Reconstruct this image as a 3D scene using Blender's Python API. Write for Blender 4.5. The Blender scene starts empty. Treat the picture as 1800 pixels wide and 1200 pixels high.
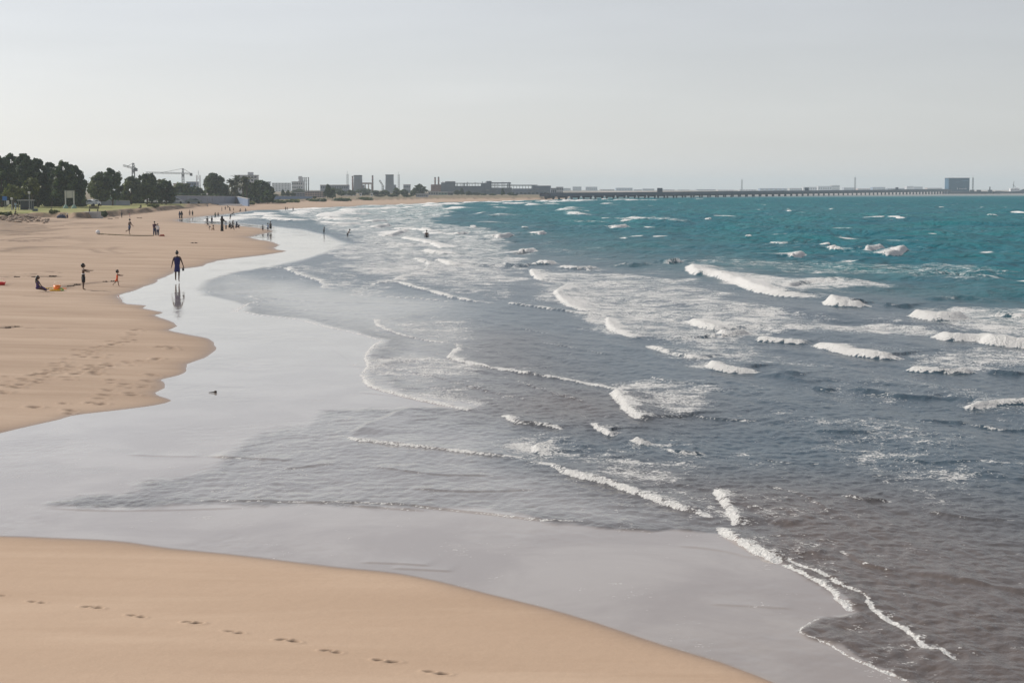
import bpy, bmesh, math, random
import numpy as np
from mathutils import Vector, Matrix
rng = np.random.default_rng(7)
random.seed(7)
R = math.radians
scene = bpy.context.scene
COL = scene.collection

# ------------------------------------------------------------------ camera
F = 3000.0          # focal length in photo pixels (60 mm on a 36 mm sensor, photo 1800 px wide)
H = 5.2             # eye height above the water
TH = math.atan2(267.0, F)
cam = bpy.data.cameras.new('camera'); cam.lens = 60; cam.sensor_width = 36; cam.clip_end = 30000; cam.clip_start = 0.5
camo = bpy.data.objects.new('camera', cam); COL.objects.link(camo)
camo.location = (0, 0, H); camo.rotation_euler = (math.pi/2 - TH, 0, 0)
scene.camera = camo

def P(px, py, z=0.0):
    """photo pixel -> world point on the level plane z"""
    a, b = F*math.cos(TH) + (600-py)*math.sin(TH), -F*math.sin(TH) + (600-py)*math.cos(TH)
    t = (z-H)/b
    return np.array([(px-900)*t, a*t, z])
MPP = 1/3012.0      # metres per pixel per metre of depth, near the horizon
def XW(px, d): return (px-900)*MPP*d
def ZW(py, d): return H + (333-py)*MPP*d

# ------------------------------------------------------------------ numeric helpers
def sm(a, b, x):
    t = np.clip((x-a)/(b-a), 0, 1); return t*t*(3-2*t)
def _h(ix, iy, seed):
    n = (ix.astype(np.int64)*374761393 + iy.astype(np.int64)*668265263 + seed*1442695041) & 0xffffffff
    n = ((n ^ (n >> 13))*1274126177) & 0xffffffff
    n = ((n ^ (n >> 16))*2246822519) & 0xffffffff
    return ((n ^ (n >> 15)) & 0xffffff).astype(np.float32)/np.float32(0xffffff)
def noise(x, y, seed=0):
    ix, iy = np.floor(x), np.floor(y)
    fx, fy = (x-ix).astype(np.float32), (y-iy).astype(np.float32)
    fx = fx*fx*(3-2*fx); fy = fy*fy*(3-2*fy)
    a, b = _h(ix, iy, seed), _h(ix+1, iy, seed); c, d = _h(ix, iy+1, seed), _h(ix+1, iy+1, seed)
    return (a*(1-fx)+b*fx)*(1-fy) + (c*(1-fx)+d*fx)*fy
def fbm(x, y, oct=4, seed=0):
    s, a, t = 0, 0.5, 0
    for o in range(oct):
        s = s + a*noise(x*2**o+17.3*o, y*2**o-9.1*o, seed+o); t += a; a *= 0.5
    return s/t
def smooth_px(pts, n=3):
    p = np.array(pts, float); out = []
    for i in range(len(p)-1):
        p0, p1, p2, p3 = p[max(i-1, 0)], p[i], p[i+1], p[min(i+2, len(p)-1)]
        for k in range(n):
            t = k/n
            out.append(0.5*((2*p1) + (p2-p0)*t + (2*p0-5*p1+4*p2-p3)*t*t + (3*p1-p0-3*p2+p3)*t**3))
    out.append(p[-1]); return out
def world(pts, z=0.0, n=3):
    return np.array([P(a, b, z)[:2] for a, b in (smooth_px(pts, n) if n > 1 else pts)])
def poly_dist(X, Y, pl):
    """unsigned distance, side (+ = left of travel), arc position 0..1"""
    best = np.full(X.shape, 1e12, np.float32); side = np.zeros(X.shape, np.float32); arc = np.zeros(X.shape, np.float32)
    L = np.r_[0, np.cumsum(np.hypot(*np.diff(pl, axis=0).T))]
    for i in range(len(pl)-1):
        ax, ay = pl[i]; dx, dy = pl[i+1]-pl[i]; l2 = dx*dx+dy*dy+1e-12
        t = np.clip(((X-ax)*dx+(Y-ay)*dy)/l2, 0, 1)
        ex, ey = X-ax-t*dx, Y-ay-t*dy
        d2 = ex*ex+ey*ey; m = d2 < best
        best[m] = d2[m]; side[m] = np.sign(dx*ey-dy*ex)[m]; arc[m] = ((L[i]+t*math.sqrt(l2))/L[-1])[m]
    return np.sqrt(best), side, arc, L[-1]
def poly_sd(X, Y, pg):
    """signed distance to a closed polygon, + inside"""
    best = np.full(X.shape, 1e12, np.float32); ins = np.zeros(X.shape, bool)
    n = len(pg)
    for i in range(n):
        ax, ay = pg[i]; bx, by = pg[(i+1) % n]; dx, dy = bx-ax, by-ay; l2 = dx*dx+dy*dy+1e-12
        t = np.clip(((X-ax)*dx+(Y-ay)*dy)/l2, 0, 1)
        ex, ey = X-ax-t*dx, Y-ay-t*dy
        np.minimum(best, ex*ex+ey*ey, out=best)
        if ay != by:
            c = (Y >= min(ay, by)) & (Y < max(ay, by)) & (X < ax + (Y-ay)/(by-ay)*dx)
            ins ^= c
    d = np.sqrt(best); return np.where(ins, d, -d)

# ------------------------------------------------------------------ the shoreline, traced and laid on the ground plane
EDGE_A = [(-400,862),(-150,795),(0,760),(50,749),(107,737),(132,730),(175,724),(240,716),(275,711),(302,704),(285,697),(275,690),
 (292,682),(290,672),(282,667),(312,659),(325,652),(327,640),(360,629),(378,615),(375,607),(369,597),(358,593),(320,586),(299,580),(314,573),
 (291,562),(274,554),(289,549),(249,542),(258,537),(224,534),(217,526.5),(208,518),(238,510),(270,497),(274,491),(296,485),
 (308,479),(312,474),(321,471.5),(359,467),(380,458),(436,451),(470,447),(501,441.5),(481,438),(483,433),(488,430),(477,425),
 (456,422),(440,417),(460,411),(479,406),(454,400.6),(416,396.5),(380,394),(353,393),(327,391),(312,387),(351,381),(412,375),(441,370.5),
 (470,369),(499,368.5),(542,366),(601,363.5),(644,361),(702,359),(760,357),(787,356),(870,353.5),(937,352),(970,351.7)]
A_far = [(1000,1000),(1004,1500),(1006,2400),(1080,3300),(1300,3900),(1700,4200),(1850,4500),(2600,4600)]
ea = world(EDGE_A, 0, 2)
land_A = np.vstack([ea, [[XW(p, d), d] for p, d in A_far], [[9500,6500],[9500,9800],[-9500,9800],[-9500,300],[-700,60],[-40,33]]])
EDGE_B = [(-400,936),(0,941.7),(100,945),(177,948),(233,953),(300,963),(400,973),(500,985),(600,997),(667,1003),(733,1013),(800,1028),
 (847,1040),(950,1065),(1050,1094),(1130,1121),(1200,1143),(1267,1162),(1333,1186),(1380,1206),(1440,1235),(1560,1290)]
eb = world(EDGE_B, 0, 2)
land_B = np.vstack([eb, [[9,10],[9,-40],[-700,-40],[-700,20],[-40,26.5]]])
LAWN = [(-600,425,1.2),(-200,402,1.2),(0,383,1.2),(30,378,1.2),(60,375,1.2),(100,375,1.2),(135,376,1.2),(180,373.5,1.2),(230,369.5,1.15),(290,364.5,1.1),(340,361,1.0),
 (400,359,.9),(440,358,.8),(470,356,.8),(560,354,.7),(640,352.3,.7),(760,350.5,.6),(880,349.3,.6),(955,348.8,.6)]
lw = np.array([P(*q)[:2] for q in LAWN])
lawn_pg = np.vstack([lw, [[XW(990,1050),1050],[XW(992,1500),1500],[XW(995,2400),2400],[XW(1060,3400),3400],[XW(1300,4000),4000],[XW(1850,4620),4620],[XW(2600,4700),4700],
 [9400,6600],[9400,9700],[-9400,9700],[-9400,420],[-700,120]]])

def shore(X, Y):
    wob = (fbm(X*0.55, Y*0.25, 3, 91)-.5)
    sA, sB = poly_sd(X, Y, land_A), poly_sd(X, Y, land_B)
    wob = wob*np.clip(Y/160, .12, 1.2)
    return sA+wob*.8, sB+wob*.25
def terrain(X, Y, sh=None, sl=None):
    sA, sB = sh if sh is not None else shore(X, Y)
    if sl is None: sl = poly_sd(X, Y, lawn_pg)
    s = np.maximum(sA, sB)
    g = np.where(s > 0, 1.2*(1-np.exp(-s*.024)), np.maximum(s*.05, -1.2))
    # low hummocks on the dry sand by the bank
    inl = sm(12, 30, sA)*sm(60, 20, -sl)
    g = g + inl*(fbm(X*.16, Y*.05, 4, 5)-.45)*.5 + sm(3, 12, s)*(fbm(X*.35, Y*.12, 3, 15)-.5)*.06
    plat = 1.35 + .006*np.clip(sl, 0, 140) + (fbm(X*.2, Y*.06, 3, 8)-.5)*.25
    k = sm(-1.0, 1.4, sl + (fbm(X*.4, Y*.12, 3, 3)-.5)*5)
    return g*(1-k) + np.maximum(plat, g)*k
def tz(x, y):
    return float(terrain(np.array([x], np.float32), np.array([y], np.float32))[0])
def hit(px, py, floor=None):
    """where the sight line of a photo pixel meets the ground"""
    ds = np.concatenate([np.arange(14, 120, .25), np.arange(120, 1500, 1.0)]).astype(np.float32)
    a, b = F*math.cos(TH) + (600-py)*math.sin(TH), -F*math.sin(TH) + (600-py)*math.cos(TH)
    xs = (px-900)/a*ds; zs = H + b/a*ds
    g = np.maximum(terrain(xs, ds), 0.0)
    i = int(np.argmax(zs <= g))
    if zs[i] > g[i]: i = len(ds)-1
    i = max(i, 1)
    f0, f1 = zs[i-1]-g[i-1], zs[i]-g[i]; t = f0/(f0-f1+1e-9)
    d = float(ds[i-1]+(ds[i]-ds[i-1])*t)
    return np.array([(px-900)/a*d, d, float(g[i-1]+(g[i]-g[i-1])*t)])

# ------------------------------------------------------------------ materials
def nd(nt, t, **kw):
    n = nt.nodes.new(t)
    for k, v in kw.items(): setattr(n, k, v)
    return n
def lk(nt, a, b): nt.links.new(a, b)
_M = {}
def mat(name, rgb, rough=.7, var=.15, scale=3.0, metal=0, transl=0.0, bump=0.0):
    if name in _M: return _M[name]
    m = bpy.data.materials.new(name); m.use_nodes = True; nt = m.node_tree; b = nt.nodes['Principled BSDF']
    b.inputs['Roughness'].default_value = rough; b.inputs['Metallic'].default_value = metal
    g = nd(nt, 'ShaderNodeNewGeometry'); n = nd(nt, 'ShaderNodeTexNoise'); n.inputs['Scale'].default_value = scale; n.inputs['Detail'].default_value = 4
    lk(nt, g.outputs['Position'], n.inputs['Vector'])
    r = nd(nt, 'ShaderNodeValToRGB'); r.color_ramp.elements[0].position = .3; r.color_ramp.elements[1].position = .7
    r.color_ramp.elements[0].color = (*[max(0, c*(1-var)) for c in rgb], 1); r.color_ramp.elements[1].color = (*[min(1, c*(1+var)) for c in rgb], 1)
    lk(nt, n.outputs['Fac'], r.inputs['Fac']); lk(nt, r.outputs['Color'], b.inputs['Base Color'])
    if bump:
        bp = nd(nt, 'ShaderNodeBump'); bp.inputs['Strength'].default_value = .6; bp.inputs['Distance'].default_value = bump
        lk(nt, n.outputs['Fac'], bp.inputs['Height']); lk(nt, bp.outputs['Normal'], b.inputs['Normal'])
    if transl:
        t = nd(nt, 'ShaderNodeBsdfTranslucent'); mx = nd(nt, 'ShaderNodeMixShader'); mx.inputs['Fac'].default_value = transl
        lk(nt, r.outputs['Color'], t.inputs['Color']); lk(nt, b.outputs[0], mx.inputs[1]); lk(nt, t.outputs[0], mx.inputs[2])
        lk(nt, mx.outputs[0], nt.nodes['Material Output'].inputs['Surface'])
    _M[name] = m; return m

# ------------------------------------------------------------------ mesh builder
class MB:
    def __init__(s): s.v, s.f = [], []
    def add(s, v, f):
        o = len(s.v); s.v += [tuple(map(float, q)) for q in v]; s.f += [tuple(o+i for i in q) for q in f]; return s
    def box(s, c, d, rz=0, bev=0):
        x, y, z = [q/2 for q in d]; ca, sa = math.cos(rz), math.sin(rz)
        if bev <= 0:
            v = [(sx*x, sy*y, sz*z) for sz in (-1, 1) for sx, sy in ((-1,-1),(1,-1),(1,1),(-1,1))]
            f = [(3,2,1,0),(4,5,6,7),(0,1,5,4),(1,2,6,5),(2,3,7,6),(3,0,4,7)]
        else:
            b = min(bev, x*.9, y*.9, z*.9); v = []
            for zz, ins in ((-z, b), (-z+b, 0), (z-b, 0), (z, b)):
                v += [(sx*(x-ins), sy*(y-ins), zz) for sx, sy in ((-1,-1),(1,-1),(1,1),(-1,1))]
            f = [(3,2,1,0),(12,13,14,15)] + [(4*k+i, 4*k+(i+1) % 4, 4*k+4+(i+1) % 4, 4*k+4+i) for k in range(3) for i in range(4)]
        return s.add([(c[0]+q[0]*ca-q[1]*sa, c[1]+q[0]*sa+q[1]*ca, c[2]+q[2]) for q in v], f)
    def tube(s, pts, rad, n=8, caps=True):
        pts = [Vector(map(float, p)) for p in pts]; rad = rad if hasattr(rad, '__len__') else [rad]*len(pts)
        v, f = [], []
        for i, p in enumerate(pts):
            d = (pts[min(i+1, len(pts)-1)]-pts[max(i-1, 0)]).normalized()
            u = d.cross(Vector((0, 1, 0)) if abs(d.y) < .9 else Vector((1, 0, 0))).normalized(); w = d.cross(u)
            v += [p+(u*math.cos(2*math.pi*k/n)+w*math.sin(2*math.pi*k/n))*rad[i] for k in range(n)]
        for i in range(len(pts)-1):
            f += [(i*n+k, i*n+(k+1) % n, (i+1)*n+(k+1) % n, (i+1)*n+k) for k in range(n)]
        if caps: f += [tuple(range(n))[::-1], tuple(range((len(pts)-1)*n, len(pts)*n))]
        return s.add(v, f)
    def loft(s, rings, n=14, caps=True):
        """rings: (centre, rx, ry) level ellipses"""
        v, f = [], []
        for c, rx, ry in rings:
            v += [(c[0]+rx*math.cos(2*math.pi*k/n), c[1]+ry*math.sin(2*math.pi*k/n), c[2]) for k in range(n)]
        for i in range(len(rings)-1):
            f += [(i*n+k, i*n+(k+1) % n, (i+1)*n+(k+1) % n, (i+1)*n+k) for k in range(n)]
        if caps: f += [tuple(range(n))[::-1], tuple(range((len(rings)-1)*n, len(rings)*n))]
        return s.add(v, f)
    def ball(s, c, r, nu=12, nv=8, jit=0, rs=None):
        r = r if hasattr(r, '__len__') else (r, r, r); v, f = [], []
        rs = rs or random.Random(1)
        for j in range(nv+1):
            th = math.pi*j/nv
            for i in range(nu):
                k = 1+jit*(rs.random()-.5) if 0 < j < nv else 1
                v.append((c[0]+r[0]*k*math.sin(th)*math.cos(2*math.pi*i/nu), c[1]+r[1]*k*math.sin(th)*math.sin(2*math.pi*i/nu), c[2]-r[2]*k*math.cos(th)))
        for j in range(nv):
            f += [(j*nu+i, j*nu+(i+1) % nu, (j+1)*nu+(i+1) % nu, (j+1)*nu+i) for i in range(nu)]
        return s.add(v, f)
    def build(s, name, m, parent=None, smooth=False):
        me = bpy.data.meshes.new(name); me.from_pydata(s.v, [], s.f); me.materials.append(m)
        if smooth: me.polygons.foreach_set('use_smooth', [True]*len(me.polygons))
        o = bpy.data.objects.new(name, me); COL.objects.link(o)
        if parent: o.parent = parent
        return o
def quads(name, V, m, parent=None):
    n = len(V); me = bpy.data.meshes.new(name)
    me.vertices.add(n*4); me.vertices.foreach_set('co', V.astype(np.float32).ravel())
    me.loops.add(n*4); me.loops.foreach_set('vertex_index', np.arange(n*4, dtype=np.int32))
    me.polygons.add(n); me.polygons.foreach_set('loop_start', np.arange(0, n*4, 4, dtype=np.int32))
    me.update(calc_edges=True); me.materials.append(m)
    o = bpy.data.objects.new(name, me); COL.objects.link(o)
    if parent: o.parent = parent
    return o
def tag(o, label, cat, group=None):
    o['label'] = label; o['category'] = cat
    if group: o['group'] = group
    return o
def thing(name, label, cat, loc=(0, 0, 0), rz=0, group=None):
    o = bpy.data.objects.new(name, None); COL.objects.link(o); o.empty_display_size = .2
    o.location = tuple(map(float, loc)); o.rotation_euler = (0, 0, rz); return tag(o, label, cat, group)
def copy_thing(root, loc, label, rz=0, sc=(1, 1, 1), group=None):
    r = root.copy(); COL.objects.link(r); r.location = tuple(map(float, loc)); r.rotation_euler = (0, 0, rz); r.scale = sc; r['label'] = label
    if group: r['group'] = group
    for ch in root.children:
        c = ch.copy(); COL.objects.link(c); c.parent = r
        for g in ch.children:
            d = g.copy(); COL.objects.link(d); d.parent = c
    return r
# ------------------------------------------------------------------ people
SKIN = mat('brown_skin', (.20, .105, .065), .55, .08, 20)
SKIN_D = mat('dark_brown_skin', (.10, .055, .036), .55, .08, 20)
HAIR = mat('black_hair', (.012, .010, .010), .5, .3, 60)
CL = dict(blue=mat('royal_blue_cloth', (.014, .017, .105), .85), purple=mat('purple_cloth', (.07, .035, .15), .85), orange=mat('orange_cloth', (.75, .13, .04), .85),
 black=mat('black_cloth', (.014, .013, .016), .9), white=mat('white_cloth', (.72, .72, .74), .85), navy=mat('navy_cloth', (.03, .04, .09), .9),
 maroon=mat('dark_plum_cloth', (.06, .02, .045), .9), grey=mat('grey_cloth', (.12, .12, .13), .9), tan=mat('tan_cloth', (.38, .26, .18), .9), pink=mat('pale_pink_cloth', (.6, .34, .3), .9),
 green=mat('dark_green_cloth', (.03, .07, .05), .9), lightblue=mat('light_blue_cloth', (.35, .45, .6), .9))

def fk(Hh, p):
    """joint positions for a figure of height Hh facing +Y"""
    hs = p.get('head', 1.0); lean = R(p.get('lean', 0)); t = Vector((0, math.sin(lean), math.cos(lean)))
    hl = R(p.get('nod', 0)) + lean*.6; nvec = Vector((0, math.sin(hl), math.cos(hl)))
    J = {}; J['pelvis'] = Vector((0, 0, 0)); J['waist'] = t*.10*Hh; J['chest'] = t*.215*Hh; J['neck'] = t*.305*Hh
    J['head0'] = J['neck'] + nvec*.035*Hh; J['head'] = J['neck'] + nvec*(.045+.066*hs)*Hh; J['nv'] = nvec
    for s, k in ((-1, 'L'), (1, 'R')):
        J['sh'+k] = t*.282*Hh + Vector((s*.098*Hh, 0, 0))
        f, ab, el = [R(q) for q in p.get('arm'+k, (0, 10, 12))]
        f += lean*p.get('armlean', .2)
        d = Vector((s*math.sin(ab), math.sin(f)*math.cos(ab), -math.cos(f)*math.cos(ab)))
        J['el'+k] = J['sh'+k] + d*.168*Hh
        d2 = Vector((s*math.sin(ab)*math.cos(el)*.8, math.sin(f+el), -math.cos(f+el)*math.cos(ab))).normalized()
        J['wr'+k] = J['el'+k] + d2*.145*Hh; J['hd'+k] = d2
        J['hip'+k] = Vector((s*.050*Hh, 0, -.02*Hh))
        a, kn, o = [R(q) for q in p.get('leg'+k, (0, 4, 3))]
        d = Vector((s*math.sin(o), math.sin(a)*math.cos(o), -math.cos(a)*math.cos(o)))
        J['kn'+k] = J['hip'+k] + d*.235*Hh
        d = Vector((s*math.sin(o)*.5, math.sin(a-kn), -math.cos(a-kn)))
        J['an'+k] = J['kn'+k] + d.normalized()*.225*Hh
        tp = R(p.get('toe'+k, -12 if a-kn > -.3 else -60)) if p.get('sit') is None else R(60)
        J['toe'+k] = J['an'+k] + Vector((s*.012*Hh, math.cos(tp), math.sin(tp)))*.10*Hh
    low = min([J[q].z-.022*Hh for q in ('anL', 'anR', 'toeL', 'toeR')] + [-(.075 if p.get('sit') else .2)*Hh])
    if p.get('sit'): low = min(low, -.075*Hh) if not p.get('sitz') else -.075*Hh
    for k in J:
        if k != 'nv' and not k.startswith('hd'): J[k] = J[k] - Vector((0, 0, low))
    J['H'] = Hh; J['hs'] = hs; return J

def body_mesh(J, fingers=False, skin=SKIN, thick=1.0, face=True):
    Hh = J['H']; w = thick*Hh
    chain = [('pelvis', .070), ('waist', .060), ('chest', .078), ('neck', .030), ('head0', .028)]
    names = [c[0] for c in chain]; rad = {c[0]: c[1] for c in chain}; edges = [(names[i], names[i+1]) for i in range(len(names)-1)]
    for k in 'LR':
        rad.update({'sh'+k: .038, 'el'+k: .024, 'wr'+k: .016, 'hip'+k: .052, 'kn'+k: .034, 'an'+k: .021, 'toe'+k: .014})
        edges += [('chest', 'sh'+k), ('sh'+k, 'el'+k), ('el'+k, 'wr'+k), ('pelvis', 'hip'+k), ('hip'+k, 'kn'+k), ('kn'+k, 'an'+k), ('an'+k, 'toe'+k)]
    for k in 'LR':   # palm
        J['pm'+k] = J['wr'+k] + J['hd'+k]*.045*Hh; rad['pm'+k] = .017; edges.append(('wr'+k, 'pm'+k))
    keys = list(rad); me = bpy.data.meshes.new('body'); me.from_pydata([J[k] for k in keys], [(keys.index(a), keys.index(b)) for a, b in edges], [])
    o = bpy.data.objects.new('body', me); COL.objects.link(o)
    o.modifiers.new('s', 'SKIN').use_smooth_shade = True
    for i, k in enumerate(keys):
        r = rad[k]*(w if k not in ('neck', 'head0') else Hh); sv = me.skin_vertices[0].data[i]
        sv.radius = (r, r*.72) if k in ('pelvis', 'waist', 'chest') else (r, r); sv.use_root = (k == 'pelvis')
    o.modifiers.new('u', 'SUBSURF').levels = 1
    bpy.context.view_layer.update()
    dg = bpy.context.evaluated_depsgraph_get(); me2 = bpy.data.meshes.new_from_object(o.evaluated_get(dg))
    bpy.data.objects.remove(o)
    bm = bmesh.new(); bm.from_mesh(me2)
    b = MB(); hs = J['hs']; c = J['head']; nv = J['nv']
    # head with jaw, brow, nose and ears, turned along the neck
    r = .066*hs*Hh; nu, nvv = 14, 12; vs = []
    for j in range(nvv+1):
        th = math.pi*j/nvv
        for i in range(nu):
            ph = 2*math.pi*i/nu; x, y, z = math.sin(th)*math.cos(ph), math.sin(th)*math.sin(ph), -math.cos(th)
            jaw = 1-.28*max(0, -z); fr = max(0, math.sin(ph))
            X, Y, Z = x*.76*jaw, y*.92*(1-.12*max(0, -z)*(1-fr)), z
            if fr > .97 and -.35 < z < .05: Y += .16
            if abs(math.cos(ph)) > .97 and abs(z) < .25: X *= 1.10
            vs.append((X*r, Y*r, Z*r))
    rotm = Vector((0, 0, 1)).rotation_difference(nv).to_matrix()
    vs = [c + rotm @ Vector(q) for q in vs]
    b.add(vs, [(j*nu+i, j*nu+(i+1) % nu, (j+1)*nu+(i+1) % nu, (j+1)*nu+i) for j in range(nvv) for i in range(nu)])
    if fingers:
        for k, s in (('L', -1), ('R', 1)):
            d = J['hd'+k]; pm = J['pm'+k]; side = Vector((0, 1, 0)) - d*d.y; side.normalize(); nrm = d.cross(side)
            for q, ln in enumerate((.038, .044, .041, .032)):
                b0 = pm + side*(.0105*(1.5-q))*Hh; cur = nrm*(s*.006*Hh)
                b.tube([b0, b0+d*ln*.5*Hh+cur*.3, b0+d*ln*Hh+cur*1.5], [.0062*Hh, .0056*Hh, .004*Hh], 6)
            tb = J['wr'+k] + d*.018*Hh + side*.012*Hh
            b.tube([tb, tb+side*.016*Hh+d*.014*Hh, tb+side*.02*Hh+d*.034*Hh], [.008*Hh, .007*Hh, .0045*Hh], 6)
    base = len(bm.verts); vv = [bm.verts.new(q) for q in b.v]
    for f in b.f:
        try: bm.faces.new([vv[i] for i in f]).smooth = True
        except ValueError: pass
    if face:
        for s in (-1, 1):
            e = c + rotm @ Vector((s*.30*r, .80*r, .08*r))
            g = bmesh.ops.create_uvsphere(bm, u_segments=6, v_segments=4, radius=.09*r, matrix=Matrix.Translation(e))
            for q in g['verts']:
                for f in q.link_faces: f.material_index = 1
    bm.to_mesh(me2); bm.free(); me2.materials.clear(); me2.materials.append(skin); me2.materials.append(HAIR)
    return me2

def lerp(a, b, t): return a+(b-a)*t
def person(px, feet, top, pose, outfit, heading, label, hair='short', skin=SKIN, group='people on the beach', fingers=False, water=None, hm=None, loc=None, ratio=1.0):
    p = hit(px, feet) if loc is None else np.array(loc, float)
    if water: p = P(px, feet)
    Hh = hm or max(.75, min(1.9, (feet-top)*MPP*p[1]/ratio))
    pose = dict(pose)
    if Hh < 1.3: pose.setdefault('head', 1.35 if Hh > 1.0 else 1.6)
    J = fk(Hh, pose)
    root = thing('person', label, 'person', (p[0], p[1], p[2]-(water or 0)), R(heading), group)
    o = bpy.data.objects.new('body', body_mesh(J, fingers, skin)); COL.objects.link(o); o.parent = root
    c, r, nv = J['head'], .066*J['hs']*Hh, J['nv']
    if hair != 'veil':
        b = MB(); b.ball(c-nv*0+Vector((0, -.10*r, .16*r)), (.86*r, .98*r, 1.0*r), 12, 8, .1)
        if hair == 'bun': b.ball(c+Vector((0, -.35*r, 1.15*r)), .42*r, 10, 6)
        if hair == 'long': b.loft([(c+Vector((0, -.45*r, .3*r)), .85*r, .7*r), (c+Vector((0, -.75*r, -.9*r)), .95*r, .55*r), (c+Vector((0, -.85*r, -2.2*r)), .85*r, .45*r), (c+Vector((0, -.8*r, -3.1*r)), .45*r, .25*r)])
        if hair == 'curly':
            rs = random.Random(3)
            for q in range(26):
                a, e = rs.random()*6.28, rs.random()*1.6-.2
                if math.sin(a)*math.cos(e) > .55 and e < .5: continue
                b.ball(c+Vector((math.cos(a)*math.cos(e)*.9*r, math.sin(a)*math.cos(e)*.95*r, math.sin(e)*r+.1*r)), .33*r, 8, 5)
        # keep the face free: push the hair behind the brow
        b.v = [(x, min(y, c.y+(.62*r if z > c.z+.45*r else .1*r)), z) for x, y, z in b.v]
        b.build('hair', HAIR, root, True)
    t = J['neck']-J['pelvis']; pel = J['pelvis']
    def torso(z0, z1, grow=1.0, n=6):
        out = []
        for i in range(n):
            q = lerp(z0, z1, i/(n-1)); cc = pel + t*q
            wx = .078+.02*math.sin(max(0, q)*math.pi*.8) if q < .85 else .075
            out.append((cc, wx*Hh*grow, (.056+.008*max(0, q))*Hh*grow))
        return out
    def legs(kind, m):
        b = MB(); b.loft(torso(-.12, .34, 1.05))
        for k in 'LR':
            h, kn, an = J['hip'+k], J['kn'+k], J['an'+k]
            if kind == 'shorts': b.tube([h+Vector((0, 0, .02*Hh)), lerp(h, kn, .5), lerp(h, kn, .85)], [.066*Hh, .060*Hh, .058*Hh], 10)
            else: b.tube([h+Vector((0, 0, .02*Hh)), kn, lerp(kn, an, .92)], [.066*Hh, .048*Hh, .036*Hh], 10)
        return b.build(kind, m, root, True)
    def sleeves(b, full=False, w=1.0):
        for k in 'LR':
            s, e, wr = J['sh'+k], J['el'+k], J['wr'+k]
            b.tube([s, lerp(s, e, .55), e, wr] if full else [s, lerp(s, e, .5), lerp(s, e, .75)], [.046*Hh*w, .038*Hh*w, .034*Hh*w, .03*Hh*w] if full else [.046*Hh, .04*Hh, .038*Hh], 9)
        return b
    for kind, colr in outfit:
        m = CL[colr]
        if kind in ('shorts', 'trousers'): legs(kind, m)
        elif kind == 'shirt': sleeves(MB().loft(torso(-.08, .93, 1.12))).build('shirt', m, root, True)
        elif kind == 'waistband': MB().loft(torso(.33, .42, 1.1, 3)).build('waistband', m, root, True)
        elif kind in ('dress', 'robe'):
            b = MB(); up = torso(.1, .90, 1.08)[::-1]
            if pose.get('sit'):
                kk = (J['knL']+J['knR'])/2; aa = (J['anL']+J['anR'])/2
                b.loft(up+[(pel, .10*Hh, .085*Hh), (pel+Vector((0, 0, -.06*Hh)), .105*Hh, .09*Hh)])
                b.tube([pel, lerp(pel, kk, .6), kk, lerp(kk, aa, .75)], [.085*Hh, .085*Hh, .08*Hh, .06*Hh], 10)
            else:
                hem = .36 if kind == 'dress' else .02; mid = (J['anL']+J['anR'])/2
                for q, wx in ((.0, .080), (.35, .092), (.7, .098), (1.0, .104)):
                    cc = lerp(pel, Vector((lerp(pel.x, mid.x, .7), lerp(pel.y, mid.y, .7), hem*Hh)), q)
                    up.append((cc, wx*Hh, wx*Hh*(.85 if kind == 'dress' else 1.0)))
                b.loft(up)
            if kind == 'robe': sleeves(b, True, 1.3)
            b.build(kind, m, root, True)
            if kind == 'robe' and hair == 'veil':
                v = MB().loft([(c+Vector((0, -.1*r, 1.2*r)), .2*r, .2*r), (c+Vector((0, -.1*r, .95*r)), .8*r, .85*r), (c+Vector((0, -.15*r, .2*r)), 1.05*r, 1.1*r), (c+Vector((0, -.2*r, -.8*r)), 1.0*r, 1.0*r), (J['neck']+Vector((0, 0, -.01*Hh)), .10*Hh, .07*Hh), (J['chest'], .125*Hh, .085*Hh)])
                v.v = [(x, min(y, c.y+.45*r) if abs(z-c.z) < .55*r and abs(x-c.x) < .6*r else y, z) for x, y, z in v.v]
                v.build('veil', m, root, True)
        elif kind == 'cap':
            MB().ball(c+Vector((0, 0, .35*r)), (.98*r, 1.05*r, .85*r), 12, 6).loft([(c+Vector((0, .9*r, .45*r)), .6*r, .7*r), (c+Vector((0, .9*r, .55*r)), .6*r, .7*r)]).build('cap', m, root, True)
    return root

STAND = dict(); WALK = dict(legL=(14, 8, 3), legR=(-14, 12, 3), armL=(-14, 12, 10), armR=(14, 12, 12))
STRIDE = dict(legL=(22, 18, 3), legR=(-18, 40, 3), armL=(-20, 14, 40), armR=(22, 14, 40), lean=4)
SIT = dict(sit=1, legL=(82, 30, 8), legR=(86, 16, 8), armL=(18, 14, 20), armR=(20, 14, 20), lean=6)
KNEES = dict(sit=1, legL=(125, 105, 6), legR=(125, 105, 6), armL=(50, 8, 20), armR=(50, 8, 20), lean=12)
BEND = dict(lean=62, legL=(6, 14, 6), legR=(-4, 12, 6), armL=(40, 8, 10), armR=(46, 8, 10), armlean=0)
ARMS = dict(armL=(20, 78, 8), armR=(20, 80, 8), legL=(4, 6, 8), legR=(-4, 6, 8))

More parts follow.
